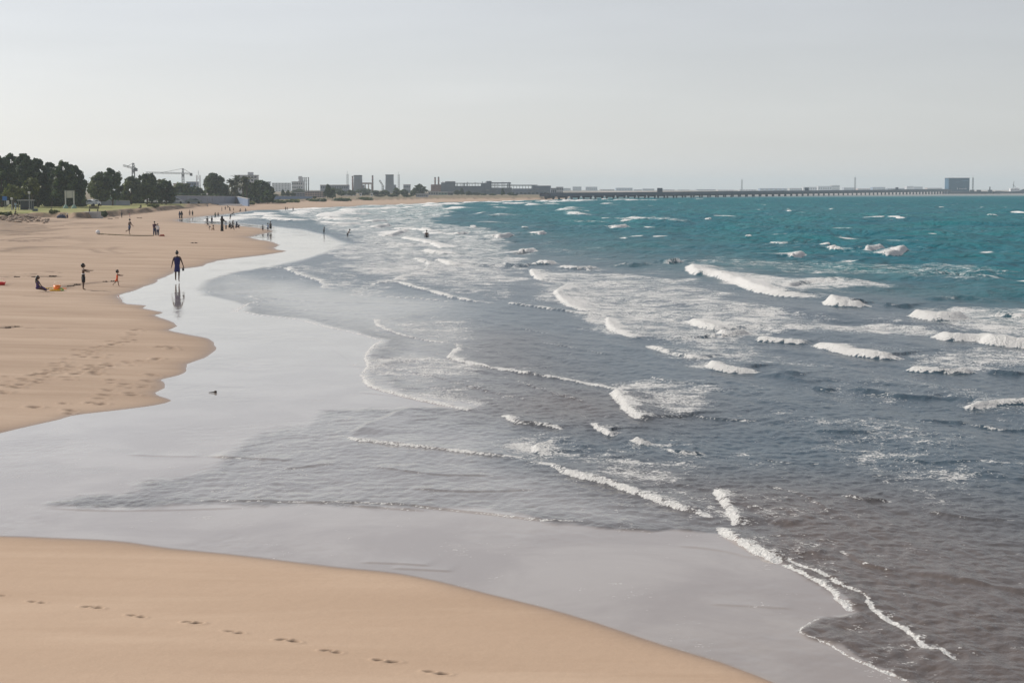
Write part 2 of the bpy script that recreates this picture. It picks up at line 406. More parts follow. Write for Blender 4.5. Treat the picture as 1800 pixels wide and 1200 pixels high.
# near figures
woman = person(312, 496.5, 444, dict(legL=(7, 5, 3), legR=(-8, 10, 3), armL=(-6, 17, 10), armR=(4, 19, 14)), [('dress', 'blue')], 0,
  'woman in short royal blue dress, hair in a bun, walking away through the shallows', 'bun', SKIN_D, fingers=True)
person(66, 512, 490, dict(sit=1, legL=(86, 14, 8), legR=(84, 24, 8), armL=(24, 10, 14), armR=(26, 12, 16), lean=4), [('dress', 'purple')], -92,
  'child in purple with long dark hair sitting on the sand, legs stretched out', 'long', SKIN_D, fingers=True, ratio=.56)
person(147, 509.5, 465, dict(armL=(62, 30, 10), armR=(78, 12, 12), legL=(2, 4, 5), legR=(-3, 4, 5)), [('shorts', 'black'), ('waistband', 'white')], -60,
  'bare-chested child in black shorts standing with both arms held out', 'short', SKIN_D, fingers=True)
person(206, 503.5, 476.5, dict(armL=(72, 16, 12), armR=(60, 16, 20), legL=(16, 10, 4), legR=(-24, 30, 4), lean=5), [('dress', 'orange')], -80,
  'toddler in an orange outfit with curly dark hair running across the sand', 'curly', SKIN, fingers=True)
# middle distance
person(228, 412.5, 384.5, dict(legL=(4, 6, 3), legR=(-20, 62, 3), armL=(-10, 10, 30), armR=(16, 10, 30), lean=4), [('shorts', 'navy')], -50, 'bare-chested man in dark shorts jogging alone, one foot lifted behind him', 'short', SKIN_D)
person(272, 414.5, 389, dict(armL=(20, 14, 30), armR=(24, 12, 30)), [('shirt', 'maroon'), ('trousers', 'navy')], -10, 'person in dark plum top and dark trousers standing close beside someone in white', 'short', SKIN_D)
person(277.5, 415, 393, dict(armL=(40, 14, 40), armR=(10, 10, 10)), [('shirt', 'white'), ('trousers', 'navy')], 30, 'person in a white shirt leaning against someone in a dark plum top', 'short', SKIN_D)
person(214, 383.5, 372, WALK, [('shirt', 'black'), ('trousers', 'black')], 150, 'person in black walking near the foot of the grass bank', 'short', SKIN_D)
person(228, 382.5, 374, STAND, [('shirt', 'pink'), ('shorts', 'white')], 170, 'small child in pale pink near the foot of the grass bank', 'short')
person(316, 384, 372.5, WALK, [('robe', 'navy')], 20, 'left one of two people in long robes strolling side by side', 'veil', SKIN)
person(319.5, 384, 371.6, STAND, [('robe', 'black')], 20, 'right one of two people in long robes strolling side by side', 'veil', SKIN)
person(333.5, 379.8, 370, WALK, [('shirt', 'tan'), ('trousers', 'grey')], 10, 'person in tan shirt walking left of a companion in black', 'short')
person(338.5, 379.8, 370.3, STAND, [('shirt', 'black'), ('trousers', 'black')], 15, 'person in black walking right of a companion in tan', 'short')
person(390, 371.5, 364.5, STAND, [('shirt', 'black'), ('trousers', 'grey')], 120, 'far person in black top standing on the sand before the grey wall, leftmost', 'short')
person(396, 369.3, 362.8, STAND, [('shirt', 'maroon'), ('trousers', 'black')], 200, 'far person in plum top nearest to the end of the grey wall', 'short')
person(404, 371.3, 366.8, BEND, [('shirt', 'black'), ('trousers', 'black')], 90, 'far person in black bending down to the sand before the blue wall', 'short', hm=1.6)
person(410.5, 371.2, 366, STAND, [('shirt', 'tan'), ('shorts', 'black')], 180, 'far child in tan standing on the sand below the blue wall', 'short')
person(423, 372.3, 369, KNEES, [('shirt', 'grey'), ('shorts', 'black')], 60, 'far child in grey crouching at the water line, left of another', 'short', hm=1.2)
person(431, 371.6, 368.6, KNEES, [('shirt', 'navy'), ('shorts', 'black')], -60, 'far child in navy crouching at the water line, right of another', 'short', hm=1.2)
person(364.5, 393.5, 381, STAND, [('shirt', 'grey'), ('trousers', 'grey')], 20, 'thin person in grey standing at the left end of the shallow inlet', 'short')
person(372.5, 393, 380.6, STAND, [('shirt', 'black'), ('trousers', 'navy')], -20, 'person in black shirt and navy trousers standing at the edge of the inlet', 'short', SKIN_D)
person(378.5, 384.5, 374, WALK, [('shirt', 'green'), ('trousers', 'black')], 30, 'person in dark green wading in the inlet, left of a companion', 'short', SKIN_D)
person(383.5, 383, 374.3, WALK, [('shirt', 'black'), ('shorts', 'black')], 20, 'person in black shorts wading in the inlet, right of a companion', 'short', SKIN_D)
person(390.5, 406.8, 380, dict(lean=2, armL=(30, 10, 50), armR=(30, 10, 50)), [('robe', 'black')], -30, 'tall woman in a full black robe and veil standing by children', 'veil')
person(397.3, 403.3, 389, dict(armL=(30, 20, 20), armR=(10, 12, 20)), [('shirt', 'lightblue'), ('trousers', 'grey')], 60, 'child in light blue beside the woman in the black robe', 'short', SKIN_D)
person(403, 401.6, 395, KNEES, [('shirt', 'black'), ('trousers', 'navy')], -40, 'person in black squatting on the sand between two standing women', 'short', SKIN_D, hm=1.5)
person(409.5, 404.3, 388, STRIDE, [('dress', 'black'), ('trousers', 'black')], -80, 'woman in a dark knee-length dress stepping along the sand edge', 'long', SKIN_D)
person(414.8, 401.6, 395, KNEES, [('robe', 'navy')], -80, 'person in a navy robe crouching behind the woman in the dark dress', 'veil', SKIN, hm=1.5)
person(405, 386, 378.5, BEND, [('shirt', 'black'), ('shorts', 'grey')], -90, 'person bending over the water at the middle of the inlet', 'short', SKIN_D, hm=1.6)
person(370, 404.3, 399, dict(lean=55, legL=(60, 90, 5), legR=(60, 90, 5), armL=(80, 10, 5), armR=(80, 10, 5), armlean=0), [('shirt', 'white'), ('shorts', 'black')], 100, 'child in white leaning forward on all fours on the sand', 'short', SKIN_D, hm=1.0)
person(376, 405, 400, KNEES, [('shirt', 'tan'), ('shorts', 'tan')], 100, 'child in tan sitting with knees up on the sand', 'short', SKIN, hm=1.0)
person(462, 406.8, 396, dict(armL=(10, 84, 5), armR=(10, 82, 5), legL=(6, 6, 6), legR=(-6, 6, 6)), [('shorts', 'black'), ('shirt', 'grey')], 10, 'child with both arms stretched out sideways at the wet sand edge', 'short', SKIN_D)
person(471, 406.8, 393, dict(armL=(20, 40, 60), armR=(5, 10, 20)), [('shorts', 'navy'), ('shirt', 'lightblue')], -20, 'slim youth in light shirt and navy shorts between two others at the water edge', 'short', SKIN_D)
person(475.6, 406.8, 390, STAND, [('shorts', 'black')], 10, 'taller bare-chested youth in black shorts standing at the water edge', 'short', SKIN_D)
person(501.8, 369.8, 363.6, STAND, [('shirt', 'black'), ('trousers', 'black')], 0, 'distant person in black standing left in the surf by the far beach', 'short', SKIN_D)
person(504.8, 369.6, 364.4, STAND, [('shirt', 'maroon'), ('shorts', 'black')], 40, 'distant person in plum standing close beside another in the surf', 'short', SKIN_D)
person(515.2, 371.7, 364.8, WALK, [('shirt', 'black'), ('trousers', 'navy')], 20, 'distant person in black wading alone right of a pair', 'short', SKIN_D)
person(569.5, 409.3, 400, dict(lean=-6, armL=(10, 10, 20), armR=(10, 10, 20)), [('shorts', 'black')], 60, 'slender bather standing knee-deep in the foam', 'short', SKIN_D, water=.2, hm=.85)
person(611, 416.5, 407, dict(lean=38, legL=(10, 14, 6), legR=(-8, 12, 6), armL=(40, 10, 20), armR=(-50, 20, 30), armlean=0), [('shorts', 'black')], -60, 'bather leaning forward in the foam with an arm swung back', 'short', SKIN_D, water=.25, hm=1.1)
person(750, 416.5, 405, STAND, [('shorts', 'black')], 10, 'dark bather standing waist-deep among the breakers', 'short', SKIN_D, water=.85, hm=1.6)
# on the bank
person(26, 380, 370, dict(sit=1, legL=(100, 70, 6), legR=(96, 60, 6), armL=(40, 10, 30), armR=(40, 10, 30), lean=14), [('shirt', 'black'), ('trousers', 'black')], -70, 'person in black sitting hunched on the rubble of the bank', 'short', SKIN_D, 'people on the bank', ratio=.58)
person(27.5, 367.5, 354.5, STAND, [('robe', 'lightblue')], 160, 'person in a long pale blue robe standing by the shelter', 'short', SKIN, 'people on the bank')
person(119, 384.5, 376, dict(sit=1, legL=(86, 20, 6), legR=(90, 34, 6), armL=(30, 12, 20), armR=(30, 12, 20), lean=8), [('shirt', 'maroon'), ('trousers', 'grey'), ('cap', 'white')], 70, 'person in a white cap sitting on the shaded slope below the signboard', 'short', SKIN_D, 'people on the bank', ratio=.62)
person(91, 372.5, 365.5, KNEES, [('shirt', 'black'), ('trousers', 'navy')], 170, 'person in black sitting on the lawn edge left of the signboard', 'short', SKIN_D, 'people on the bank', ratio=.58)
person(248, 367, 360, SIT, [('shirt', 'black'), ('trousers', 'black')], 150, 'person in black sitting on the bright lawn before the trees', 'short', SKIN_D, 'people on the bank', ratio=.58)
person(19, 380.5, 373, SIT, [('shirt', 'white'), ('trousers', 'tan')], -60, 'person in white sitting beside the hunched figure in black', 'short', SKIN_D, 'people on the bank', ratio=.58)
# ------------------------------------------------------------------ one graded fan of points, dense near the eye, coarse far away
ROW = .62; CW = 1.25/1707
ys = [9.0]
while ys[-1] < 9300:
    y = ys[-1]
    ys.append(y + (max(.012, min(ROW*y*y/(H*1707), .75)) if y < 420 else y*.012))
ys = np.array(ys); dys = np.gradient(ys)
ui = np.arange(-.312, .312, CW); um = [.312]
while um[-1] < 1.0: um.append(um[-1]+.004+.05*(um[-1]-.312))
um = np.array(um[1:]); us = np.r_[-um[::-1], ui, um]
NU, NY = len(us), len(ys)
GX = (us[None, :]*ys[:, None]).astype(np.float32); GY = np.broadcast_to(ys[:, None], GX.shape).astype(np.float32)
GD = np.broadcast_to(dys[:, None], GX.shape).astype(np.float32)
SH = shore(GX, GY); S = np.maximum(*SH)
print('grid', GX.shape)

def grid_object(name, Z, keep, attrs, m):
    idx = np.arange(NU*NY).reshape(NY, NU)
    kf = keep[:-1, :-1] | keep[1:, :-1] | keep[:-1, 1:] | keep[1:, 1:]
    q = np.stack([idx[:-1, :-1], idx[:-1, 1:], idx[1:, 1:], idx[1:, :-1]], -1)[kf]
    used = np.zeros(NU*NY, bool); used[q.ravel()] = True; remap = np.cumsum(used)-1
    q = remap[q].astype(np.int32); n = len(q)
    me = bpy.data.meshes.new(name); co = np.stack([GX, GY, Z.astype(np.float32)], -1).reshape(-1, 3)[used]
    me.vertices.add(len(co)); me.vertices.foreach_set('co', co.astype(np.float32).ravel())
    me.loops.add(n*4); me.loops.foreach_set('vertex_index', q.ravel())
    me.polygons.add(n); me.polygons.foreach_set('loop_start', np.arange(0, n*4, 4, dtype=np.int32))
    me.update(calc_edges=True); me.polygons.foreach_set('use_smooth', np.ones(n, bool))
    for k, a in attrs.items():
        at = me.attributes.new(k, 'FLOAT', 'POINT'); at.data.foreach_set('value', a.reshape(-1)[used].astype(np.float32))
    me.materials.append(m); o = bpy.data.objects.new(name, me); COL.objects.link(o); o['kind'] = 'structure'
    print(name, len(co), n); return o

# ------------------------------------------------------------------ beach
KEEP_SAND = S > -np.maximum(2.5, GY*.01)
SL = np.full(GX.shape, -999, np.float32); mk = KEEP_SAND & (GY > 120)
SL[mk] = poly_sd(GX[mk], GY[mk], lawn_pg)
ZS = np.full(GX.shape, -1.0, np.float32)
ZS[KEEP_SAND] = terrain(GX[KEEP_SAND], GY[KEEP_SAND], (SH[0][KEEP_SAND], SH[1][KEEP_SAND]), SL[KEEP_SAND])
mark = np.zeros(GX.shape, np.float32)
def rows(y0, y1): return slice(max(0, np.searchsorted(ys, y0)-1), min(NY, np.searchsorted(ys, y1)+2))
def cols(x0, x1, y):
    return slice(max(0, np.searchsorted(us, x0/y)-2), min(NU, np.searchsorted(us, x1/y)+3))
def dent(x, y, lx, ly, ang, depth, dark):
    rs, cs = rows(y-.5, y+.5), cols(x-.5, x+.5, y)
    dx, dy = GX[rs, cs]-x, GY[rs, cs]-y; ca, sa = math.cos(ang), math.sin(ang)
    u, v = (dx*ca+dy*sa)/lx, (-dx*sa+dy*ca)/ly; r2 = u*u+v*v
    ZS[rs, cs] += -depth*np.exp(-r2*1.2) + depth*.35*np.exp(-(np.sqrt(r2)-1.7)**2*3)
    np.maximum(mark[rs, cs], dark*np.clip(1.5*np.exp(-r2*1.3), 0, 1), out=mark[rs, cs])  # shade inside each footprint, painted as a dark tone on the sand
rp = random.Random(4)
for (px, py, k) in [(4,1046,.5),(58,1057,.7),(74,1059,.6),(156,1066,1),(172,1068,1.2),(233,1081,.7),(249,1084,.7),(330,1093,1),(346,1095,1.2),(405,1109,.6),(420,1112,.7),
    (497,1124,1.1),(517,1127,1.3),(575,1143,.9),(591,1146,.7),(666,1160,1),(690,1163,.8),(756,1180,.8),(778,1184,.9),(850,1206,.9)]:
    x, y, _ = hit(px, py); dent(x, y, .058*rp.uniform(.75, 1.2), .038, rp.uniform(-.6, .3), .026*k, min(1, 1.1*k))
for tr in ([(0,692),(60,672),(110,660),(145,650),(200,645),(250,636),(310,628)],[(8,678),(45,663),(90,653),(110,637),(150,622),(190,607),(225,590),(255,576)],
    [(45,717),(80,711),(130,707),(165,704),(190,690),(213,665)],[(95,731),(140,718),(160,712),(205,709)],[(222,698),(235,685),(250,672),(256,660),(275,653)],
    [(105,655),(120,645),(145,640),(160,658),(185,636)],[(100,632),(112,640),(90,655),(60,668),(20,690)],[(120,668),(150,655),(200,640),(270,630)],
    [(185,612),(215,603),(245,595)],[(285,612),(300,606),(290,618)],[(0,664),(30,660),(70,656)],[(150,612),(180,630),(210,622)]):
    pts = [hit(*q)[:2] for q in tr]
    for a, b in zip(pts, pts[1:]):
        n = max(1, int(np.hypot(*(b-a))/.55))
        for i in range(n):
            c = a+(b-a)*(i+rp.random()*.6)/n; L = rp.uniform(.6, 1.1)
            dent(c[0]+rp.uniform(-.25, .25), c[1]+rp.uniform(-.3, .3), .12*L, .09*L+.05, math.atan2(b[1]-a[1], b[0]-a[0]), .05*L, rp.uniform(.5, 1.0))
def streak(pts, w, dark, br=.5, seed=0):
    """a wrack line or wheel rut lying on the sand"""
    pl = np.array([hit(*q)[:2] for q in pts]); y0, y1 = pl[:, 1].min()-3, pl[:, 1].max()+3
    rs, cs = rows(y0, y1), slice(0, NU); X, Y = GX[rs, cs], GY[rs, cs]
    d, sd, t, L = poly_dist(X, Y, pl)
    n = fbm(X*2.2, Y*.9, 3, seed+50); k = np.exp(-(d/(w*(.5+n)))**2)*sm(br, br+.25, n)*dark
    k *= sm(0, .06, t)*sm(1, .94, t)
    mark[rs, cs] = np.maximum(mark[rs, cs], k); ZS[rs, cs] -= .03*k
for i, (pts, w, dk, br) in enumerate([([(0,487),(40,486),(80,486),(112,486)],.5,.95,.25),([(0,477),(60,480),(110,477)],.7,.6,.45),([(50,482),(105,479)],.5,.7,.35),
    ([(108,508),(122,502),(140,499),(170,496),(215,494)],.35,.8,.2),([(70,512),(112,508)],.3,.6,.3),([(160,511),(190,511)],.25,.5,.3),([(0,577),(20,574),(36,573)],.28,1,.2),([(30,576),(150,577)],.2,.45,.4),
    ([(158,437),(175,444),(205,446),(250,444)],.4,.45,.1),([(192,440),(205,434),(222,434)],.4,.35,.1),([(192,440),(205,444),(225,446)],.35,.35,.1),([(0,443),(20,438),(60,433),(140,433)],.6,.45,.1),([(160,452),(262,453)],.5,.3,.2),
    ([(0,404),(40,408),(75,408)],1.2,.7,.2),([(0,421),(30,424),(70,421)],1.0,.7,.2),([(20,414),(60,412),(110,410)],.9,.5,.35),([(60,400),(120,396),(160,396)],.9,.6,.3),([(70,390),(140,386)],.8,.6,.3),
    ([(30,426),(70,424),(120,414)],.8,.5,.3),([(0,395),(40,394),(90,398)],1.0,.5,.3),([(210,383),(260,384),(290,385)],.5,.4,.2),([(0,500),(30,499)],.4,.4,.2),([(40,520),(90,521)],.4,.3,.3)]):
    streak(pts, w, dk, br, i)
damp = np.clip(np.exp(-np.maximum(S-.02, 0)/np.clip(GY*.0075, .14, 2.0)*(.4+1.2*fbm(GX*.5, GY*.2, 3, 61))), 0, 1)
grass = sm(.5, 2.5, SL)
soil = sm(-1.8, -.4, SL)*sm(3.0, .8, SL)
soil = np.maximum(soil, .75*sm(13, 24, SH[0])*sm(.44, .62, fbm(GX*.22, GY*.06, 4, 23))*(SL < 0)*(GY > 120)*(GY < 330))

m = bpy.data.materials.new('beach_sand'); m.use_nodes = True; nt = m.node_tree; b = nt.nodes['Principled BSDF']
def attr(nt, n): a = nd(nt, 'ShaderNodeAttribute'); a.attribute_name = n; return a.outputs['Fac']
def mixc(nt, f, a, bb):
    x = nd(nt, 'ShaderNodeMix', data_type='RGBA')
    for s, v in ((0, f), (6, a), (7, bb)):
        if hasattr(v, 'links') or isinstance(v, bpy.types.NodeSocket): lk(nt, v, x.inputs[s])
        else: x.inputs[s].default_value = v if s == 0 else (*v, 1)
    return x.outputs[2]
def math_(nt, op, a, bb=None, cl=False):
    x = nd(nt, 'ShaderNodeMath', operation=op, use_clamp=cl)
    for i, v in enumerate((a, bb)):
        if v is None: continue
        if isinstance(v, bpy.types.NodeSocket): lk(nt, v, x.inputs[i])
        else: x.inputs[i].default_value = v
    return x.outputs[0]
def nz(nt, scale, det=4, rough=.55, vec=None, dist=0):
    n = nd(nt, 'ShaderNodeTexNoise'); n.inputs['Scale'].default_value = scale; n.inputs['Detail'].default_value = det; n.inputs['Roughness'].default_value = rough; n.inputs['Distortion'].default_value = dist
    lk(nt, vec, n.inputs['Vector']); return n.outputs['Fac']
def mapr(nt, v, a, b0, c=0, d=1, st='SMOOTHSTEP'):
    x = nd(nt, 'ShaderNodeMapRange', interpolation_type=st)
    for i, q in enumerate((v, a, b0, c, d)):
        if isinstance(q, bpy.types.NodeSocket): lk(nt, q, x.inputs[i])
        else: x.inputs[i].default_value = q
    return x.outputs[0]
geo = nd(nt, 'ShaderNodeNewGeometry'); pos = geo.outputs['Position']
mp = nd(nt, 'ShaderNodeMapping'); mp.inputs['Scale'].default_value = (.25, 1.0, 1); mp.inputs['Rotation'].default_value = (0, 0, R(12)); lk(nt, pos, mp.inputs['Vector'])
c = mixc(nt, mapr(nt, nz(nt, .35, 5, .6, mp.outputs[0]), .32, .68), (.41, .298, .216), (.54, .408, .306))
c = mixc(nt, mapr(nt, nz(nt, 1.4, 5, .6, mp.outputs[0]), .35, .7, 0, .35), c, (.33, .23, .165))
c = mixc(nt, mapr(nt, nz(nt, 40, 3, .7, pos), .3, .7, 0, .42), c, (.29, .205, .145))
mp2 = nd(nt, 'ShaderNodeMapping'); mp2.inputs['Scale'].default_value = (.22, 1.1, 1); mp2.inputs['Rotation'].default_value = (0, 0, R(28)); lk(nt, pos, mp2.inputs['Vector'])
c = mixc(nt, mapr(nt, nz(nt, 1.0, 6, .62, mp2.outputs[0]), .44, .68, 0, .40), c, (.30, .205, .14))
c = mixc(nt, mapr(nt, nz(nt, .5, 5, .62, mp2.outputs[0], .5), .5, .7, 0, .5), c, (.53, .41, .31))
c = mixc(nt, mapr(nt, nz(nt, 9, 4, .75, pos), .63, .75, 0, .35), c, (.22, .15, .10))
sx0 = nd(nt, 'ShaderNodeSeparateXYZ'); lk(nt, pos, sx0.inputs[0])
c = mixc(nt, mapr(nt, sx0.outputs['Y'], 34, 22, 0, .38), c, (.60, .43, .30))
c = mixc(nt, math_(nt, 'MULTIPLY', attr(nt, 'damp'), .80), c, (.23, .165, .125))
c = mixc(nt, math_(nt, 'MULTIPLY', attr(nt, 'mark'), .85), c, (.085, .052, .034))  # dark wrack and rut lines, plus the shade painted into the footprints
c = mixc(nt, math_(nt, 'MULTIPLY', attr(nt, 'soil'), .8), c, mixc(nt, mapr(nt, nz(nt, .7, 4, .6, pos), .4, .6), (.10, .07, .05), (.25, .17, .11)))
gc = mixc(nt, mapr(nt, nz(nt, .25, 5, .65, pos), .35, .65), (.20, .23, .06), (.33, .29, .12))
gc = mixc(nt, mapr(nt, nz(nt, .9, 4, .6, pos), .5, .7, 0, .6), gc, (.10, .13, .035))
sx = nd(nt, 'ShaderNodeSeparateXYZ'); lk(nt, pos, sx.inputs[0])
gc = mixc(nt, mapr(nt, sx.outputs['Y'], 430, 520), gc, mixc(nt, mapr(nt, nz(nt, .3, 4, .6, pos), .4, .6), (.12, .11, .06), (.24, .18, .12)))
c = mixc(nt, attr(nt, 'grass'), c, gc)
lk(nt, c, b.inputs['Base Color'])
lk(nt, mapr(nt, attr(nt, 'damp'), .3, 1, .92, .35, 'LINEAR'), b.inputs['Roughness'])
b.inputs['Specular IOR Level'].default_value = .35
bp = nd(nt, 'ShaderNodeBump'); bp.inputs['Strength'].default_value = .6; bp.inputs['Distance'].default_value = .014
lk(nt, math_(nt, 'ADD', nz(nt, 5, 5, .6, pos), math_(nt, 'MULTIPLY', nz(nt, .8, 3, .6, mp.outputs[0]), 2.0)), bp.inputs['Height']); lk(nt, bp.outputs[0], b.inputs['Normal'])
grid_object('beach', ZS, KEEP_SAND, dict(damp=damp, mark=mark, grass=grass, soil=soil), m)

# ------------------------------------------------------------------ sea
KEEP_SEA = S < np.maximum(.8, GY*.004)
RIP = [(441,370.5),(400,377),(352,382),(345,388),(400,391),(460,396),(500,402),(560,413),(600,428),(570,442),(520,455),(470,470),(395,480),(345,493),(330,508),(340,520),(400,530),(430,540),
 (426,547),(445,553),(480,557),(520,562),(560,572),(600,581),(640,591),(668,598),(650,612),(640,630),(645,645),(632,657),(648,680),(690,693),(730,703),(785,713),
 (700,716),(600,717),(540,717),(490,745),(410,775),(365,797),(320,825),(225,848),(218,862),(140,870),(50,884),(60,893),(180,898),(330,897),(450,893),(700,898),(900,908),
 (1000,928),(1150,935),(1262,940),(1310,965),(1340,980),(1400,1005),(1440,1028),(1468,1055),(1490,1075),(1447,1085),(1405,1110),(1425,1122),(1455,1133),
 (1500,1160),(1560,1185),(1620,1210),(1700,1240),(1900,1310)]
rip_pg = np.vstack([world(RIP, 0, 1), [[15,12],[60,6],[900,6],[9400,9400],[XW(700,900),900]]])
DEEP = [(478,362),(560,372),(640,384),(700,395),(850,416),(1000,444),(1200,470),(1500,505),(1800,545),(2300,620)]
deep_pg = np.vstack([world(DEEP, 0, 1), [[400,80],[9400,2000],[9400,9400],[XW(650,1100),1100]]])
KS = KEEP_SEA
def full(fn, pg):
    a = np.full(GX.shape, -50, np.float32); a[KS] = fn(GX[KS], GY[KS], pg); return a
SR, SD = full(poly_sd, rip_pg), full(poly_sd, deep_pg)
pxm = GY*MPP
wn = fbm(GX/np.maximum(pxm*60, .3), GY/np.maximum(pxm*300, 1.), 3, 33)-.5
softw = 26 + 40*sm(60, 42, GY)*sm(2.0, -1.0, GX)
ripple = sm(-6, softw, SR/pxm + wn*(softw+6))
ripple = np.maximum(ripple, .13*sm(.45, .72, fbm(GX*.4, GY*.30, 5, 12)))      # faint ruffled patches on the wet mirror
calm_pg = world([(380,478),(560,500),(800,530),(800,610),(850,722),(938,792),(945,812),(1130,872),(1262,935),(1000,930),(700,900),(300,897),(40,886),(215,850),(400,770),(560,716),(690,715),(785,714),(648,682),(632,657),(668,598),(430,545),(340,515)], 0, 1)
calm = full(poly_sd, calm_pg); calm = sm(-1, 1, (calm + 2.2*(fbm(GX*.5, GY*.16, 3, 29)-.5))/np.clip(GY*.05, .8, 4.5))
ripple = ripple*(1-.58*calm)
deep = sm(-.15, .17, SD/GY + (fbm(GX*.03, GY*.012, 3, 44)-.5)*.06)
silt = sm(9.0, 1.0, SR - 0.0*GY)
silt = np.maximum(silt*(1-.6*calm)*sm(110, 45, GY), .8*sm(.5, 0., ripple)*sm(60, 20, GY))
foam = np.zeros(GX.shape, np.float32); ZW_ = np.zeros(GX.shape, np.float32); face = np.zeros(GX.shape, np.float32)
# ripples and chop: many small wave trains
rw = random.Random(11); Zc = np.zeros(GX.shape, np.float32)
bands = [(.16, .40, 16, .017, 0), (.45, 1.2, 16, .012, 0), (1.3, 3.2, 14, .011, .6), (3.5, 8, 12, .019, 1), (9, 20, 8, .014, 1), (24, 60, 6, .006, 1)]
gust = .45+1.1*fbm(GX*.06, GY*.022, 3, 71)
for l0, l1, n, st, dp in bands:
    for i in range(n):
        lam = l0*(l1/l0)**rw.random(); th = R(198) + rw.gauss(0, .75 if lam < 3 else .38); kx, ky = math.cos(th)*2*math.pi/lam, math.sin(th)*2*math.pi/lam
        # a wave must be resolved both along the rows and across them
        lim = sm(2.2, 4.5, lam/np.maximum(np.abs(GD*ky/math.hypot(kx, ky)), CW*GY)) * sm(1500, 500, GY)
        mod = noise(GX/(lam*3.3)+i*7.1, GY/(lam*4.7)-i*3.3, 100+i)
        amp = st*lam*1.5/math.sqrt(n)
        w = ripple if dp == 0 else ripple*((1-dp)+dp*np.maximum(deep, .30*sm(2, 12, SR)))
        ph = kx*GX+ky*GY+rw.random()*6.28 + 1.5*mod
        sn = np.sin(ph); Zc += (amp*w*mod*gust*lim*(sn+.28*np.cos(2*ph))).astype(np.float32)
ZW_ += Zc
FR = []
def front(pts, h, fw, fo, ramp=None, dec=None, t0=.05, t1=.05, n=3, edge=.5, seed=0, fz=0.0):
    pl = world(pts, 0, n); reach = max(8*fw, 1.0) + 6*(5*h+.5)
    y0, y1 = pl[:, 1].min()-reach, pl[:, 1].max()+reach; rs = rows(y0, y1)
    sl_ = GX[rs]; X0, X1 = pl[:, 0].min()-reach, pl[:, 0].max()+reach
    yc = ys[rs]; u0, u1 = min(X0/yc[0], X0/yc[-1]), max(X1/yc[0], X1/yc[-1])
    cs = slice(max(0, np.searchsorted(us, u0)-1), min(NU, np.searchsorted(us, u1)+1))
    X, Y = GX[rs, cs], GY[rs, cs]
    d, sd, t, L = poly_dist(X, Y, pl); s = d*sd
    tp = sm(0, t0, t)*sm(1, 1-t1, t) if t0 > 0 else sm(1, 1-t1, t)
    fw = fw*(.62 if h < .2 else .85); q = 1/max(.18, fw)
    wv = (fbm(X*.8*q, Y*.4*q, 3, 200+seed)-.5) + .45*(fbm(X*3.2*q, Y*1.7*q, 3, 250+seed)-.5)
    lump = .72+.56*fbm(t*L/max(1.2, 3*h), t*0+seed, 3, 300+seed)
    bare = fo < .4; s2 = s + wv*edge*fw*2.3
    h = h*(.55 if bare else .55 if h < .2 else .62)
    rp_ = np.maximum(ramp or (2.6*h+.05 if bare else 1.0*h+.03), 1.15*CW*Y); dc = dec or (3.0*h+.3 if bare else 4.5*h+.4)
    w0, w1 = min(.48, t0*3.4), min(.48, t1*3.4); tp = sm(0, w0, t)*sm(1, 1-w1, t)
    tp = tp*np.clip(1.25-.5*fbm(t*L/max(.8, 2*h)+3, t*0+2*seed, 3, 320+seed), .5, 1.1)
    prof = sm(-.25, 1, (s+wv*.12*fw)/rp_)*np.exp(-np.maximum(s-rp_, 0)/dc)
    hh = h*tp*lump
    ZW_[rs, cs] += hh*prof
    te = .16 if h > .1 else .04
    fa = fo*(.25+.75*sm(0, te, t)*sm(1, 1-te, t))*sm(0, .03, t)*sm(1, .97, t)*np.clip(.60+.8*fbm(X*.9*q, Y*.5*q, 2, 280+seed), .55, 1.15)
    c0 = .36 if h < .1 else .42 if h < .17 else .62
    sf = s + wv*edge*fw*(.5 if h > .12 else 1.0)                        # clean toe, ragged back
    fm = fa*sm(-.25*rp_-.06*fw, .05*fw, sf)*(c0*np.exp(-(np.maximum(s2-fw*.25, 0)/(fw*.6))**2)+.34*np.exp(-np.maximum(s2, 0)/(fw*2.6)))
    fm = np.minimum(fm, .93)
    foam[rs, cs] = np.maximum(foam[rs, cs], fm)
    lum = (fbm(X*3.2, Y*2.4, 4, 17)-.5)*min(.10, .30*h)
    ZW_[rs, cs] += lum*np.clip(fm*1.2, 0, 1)
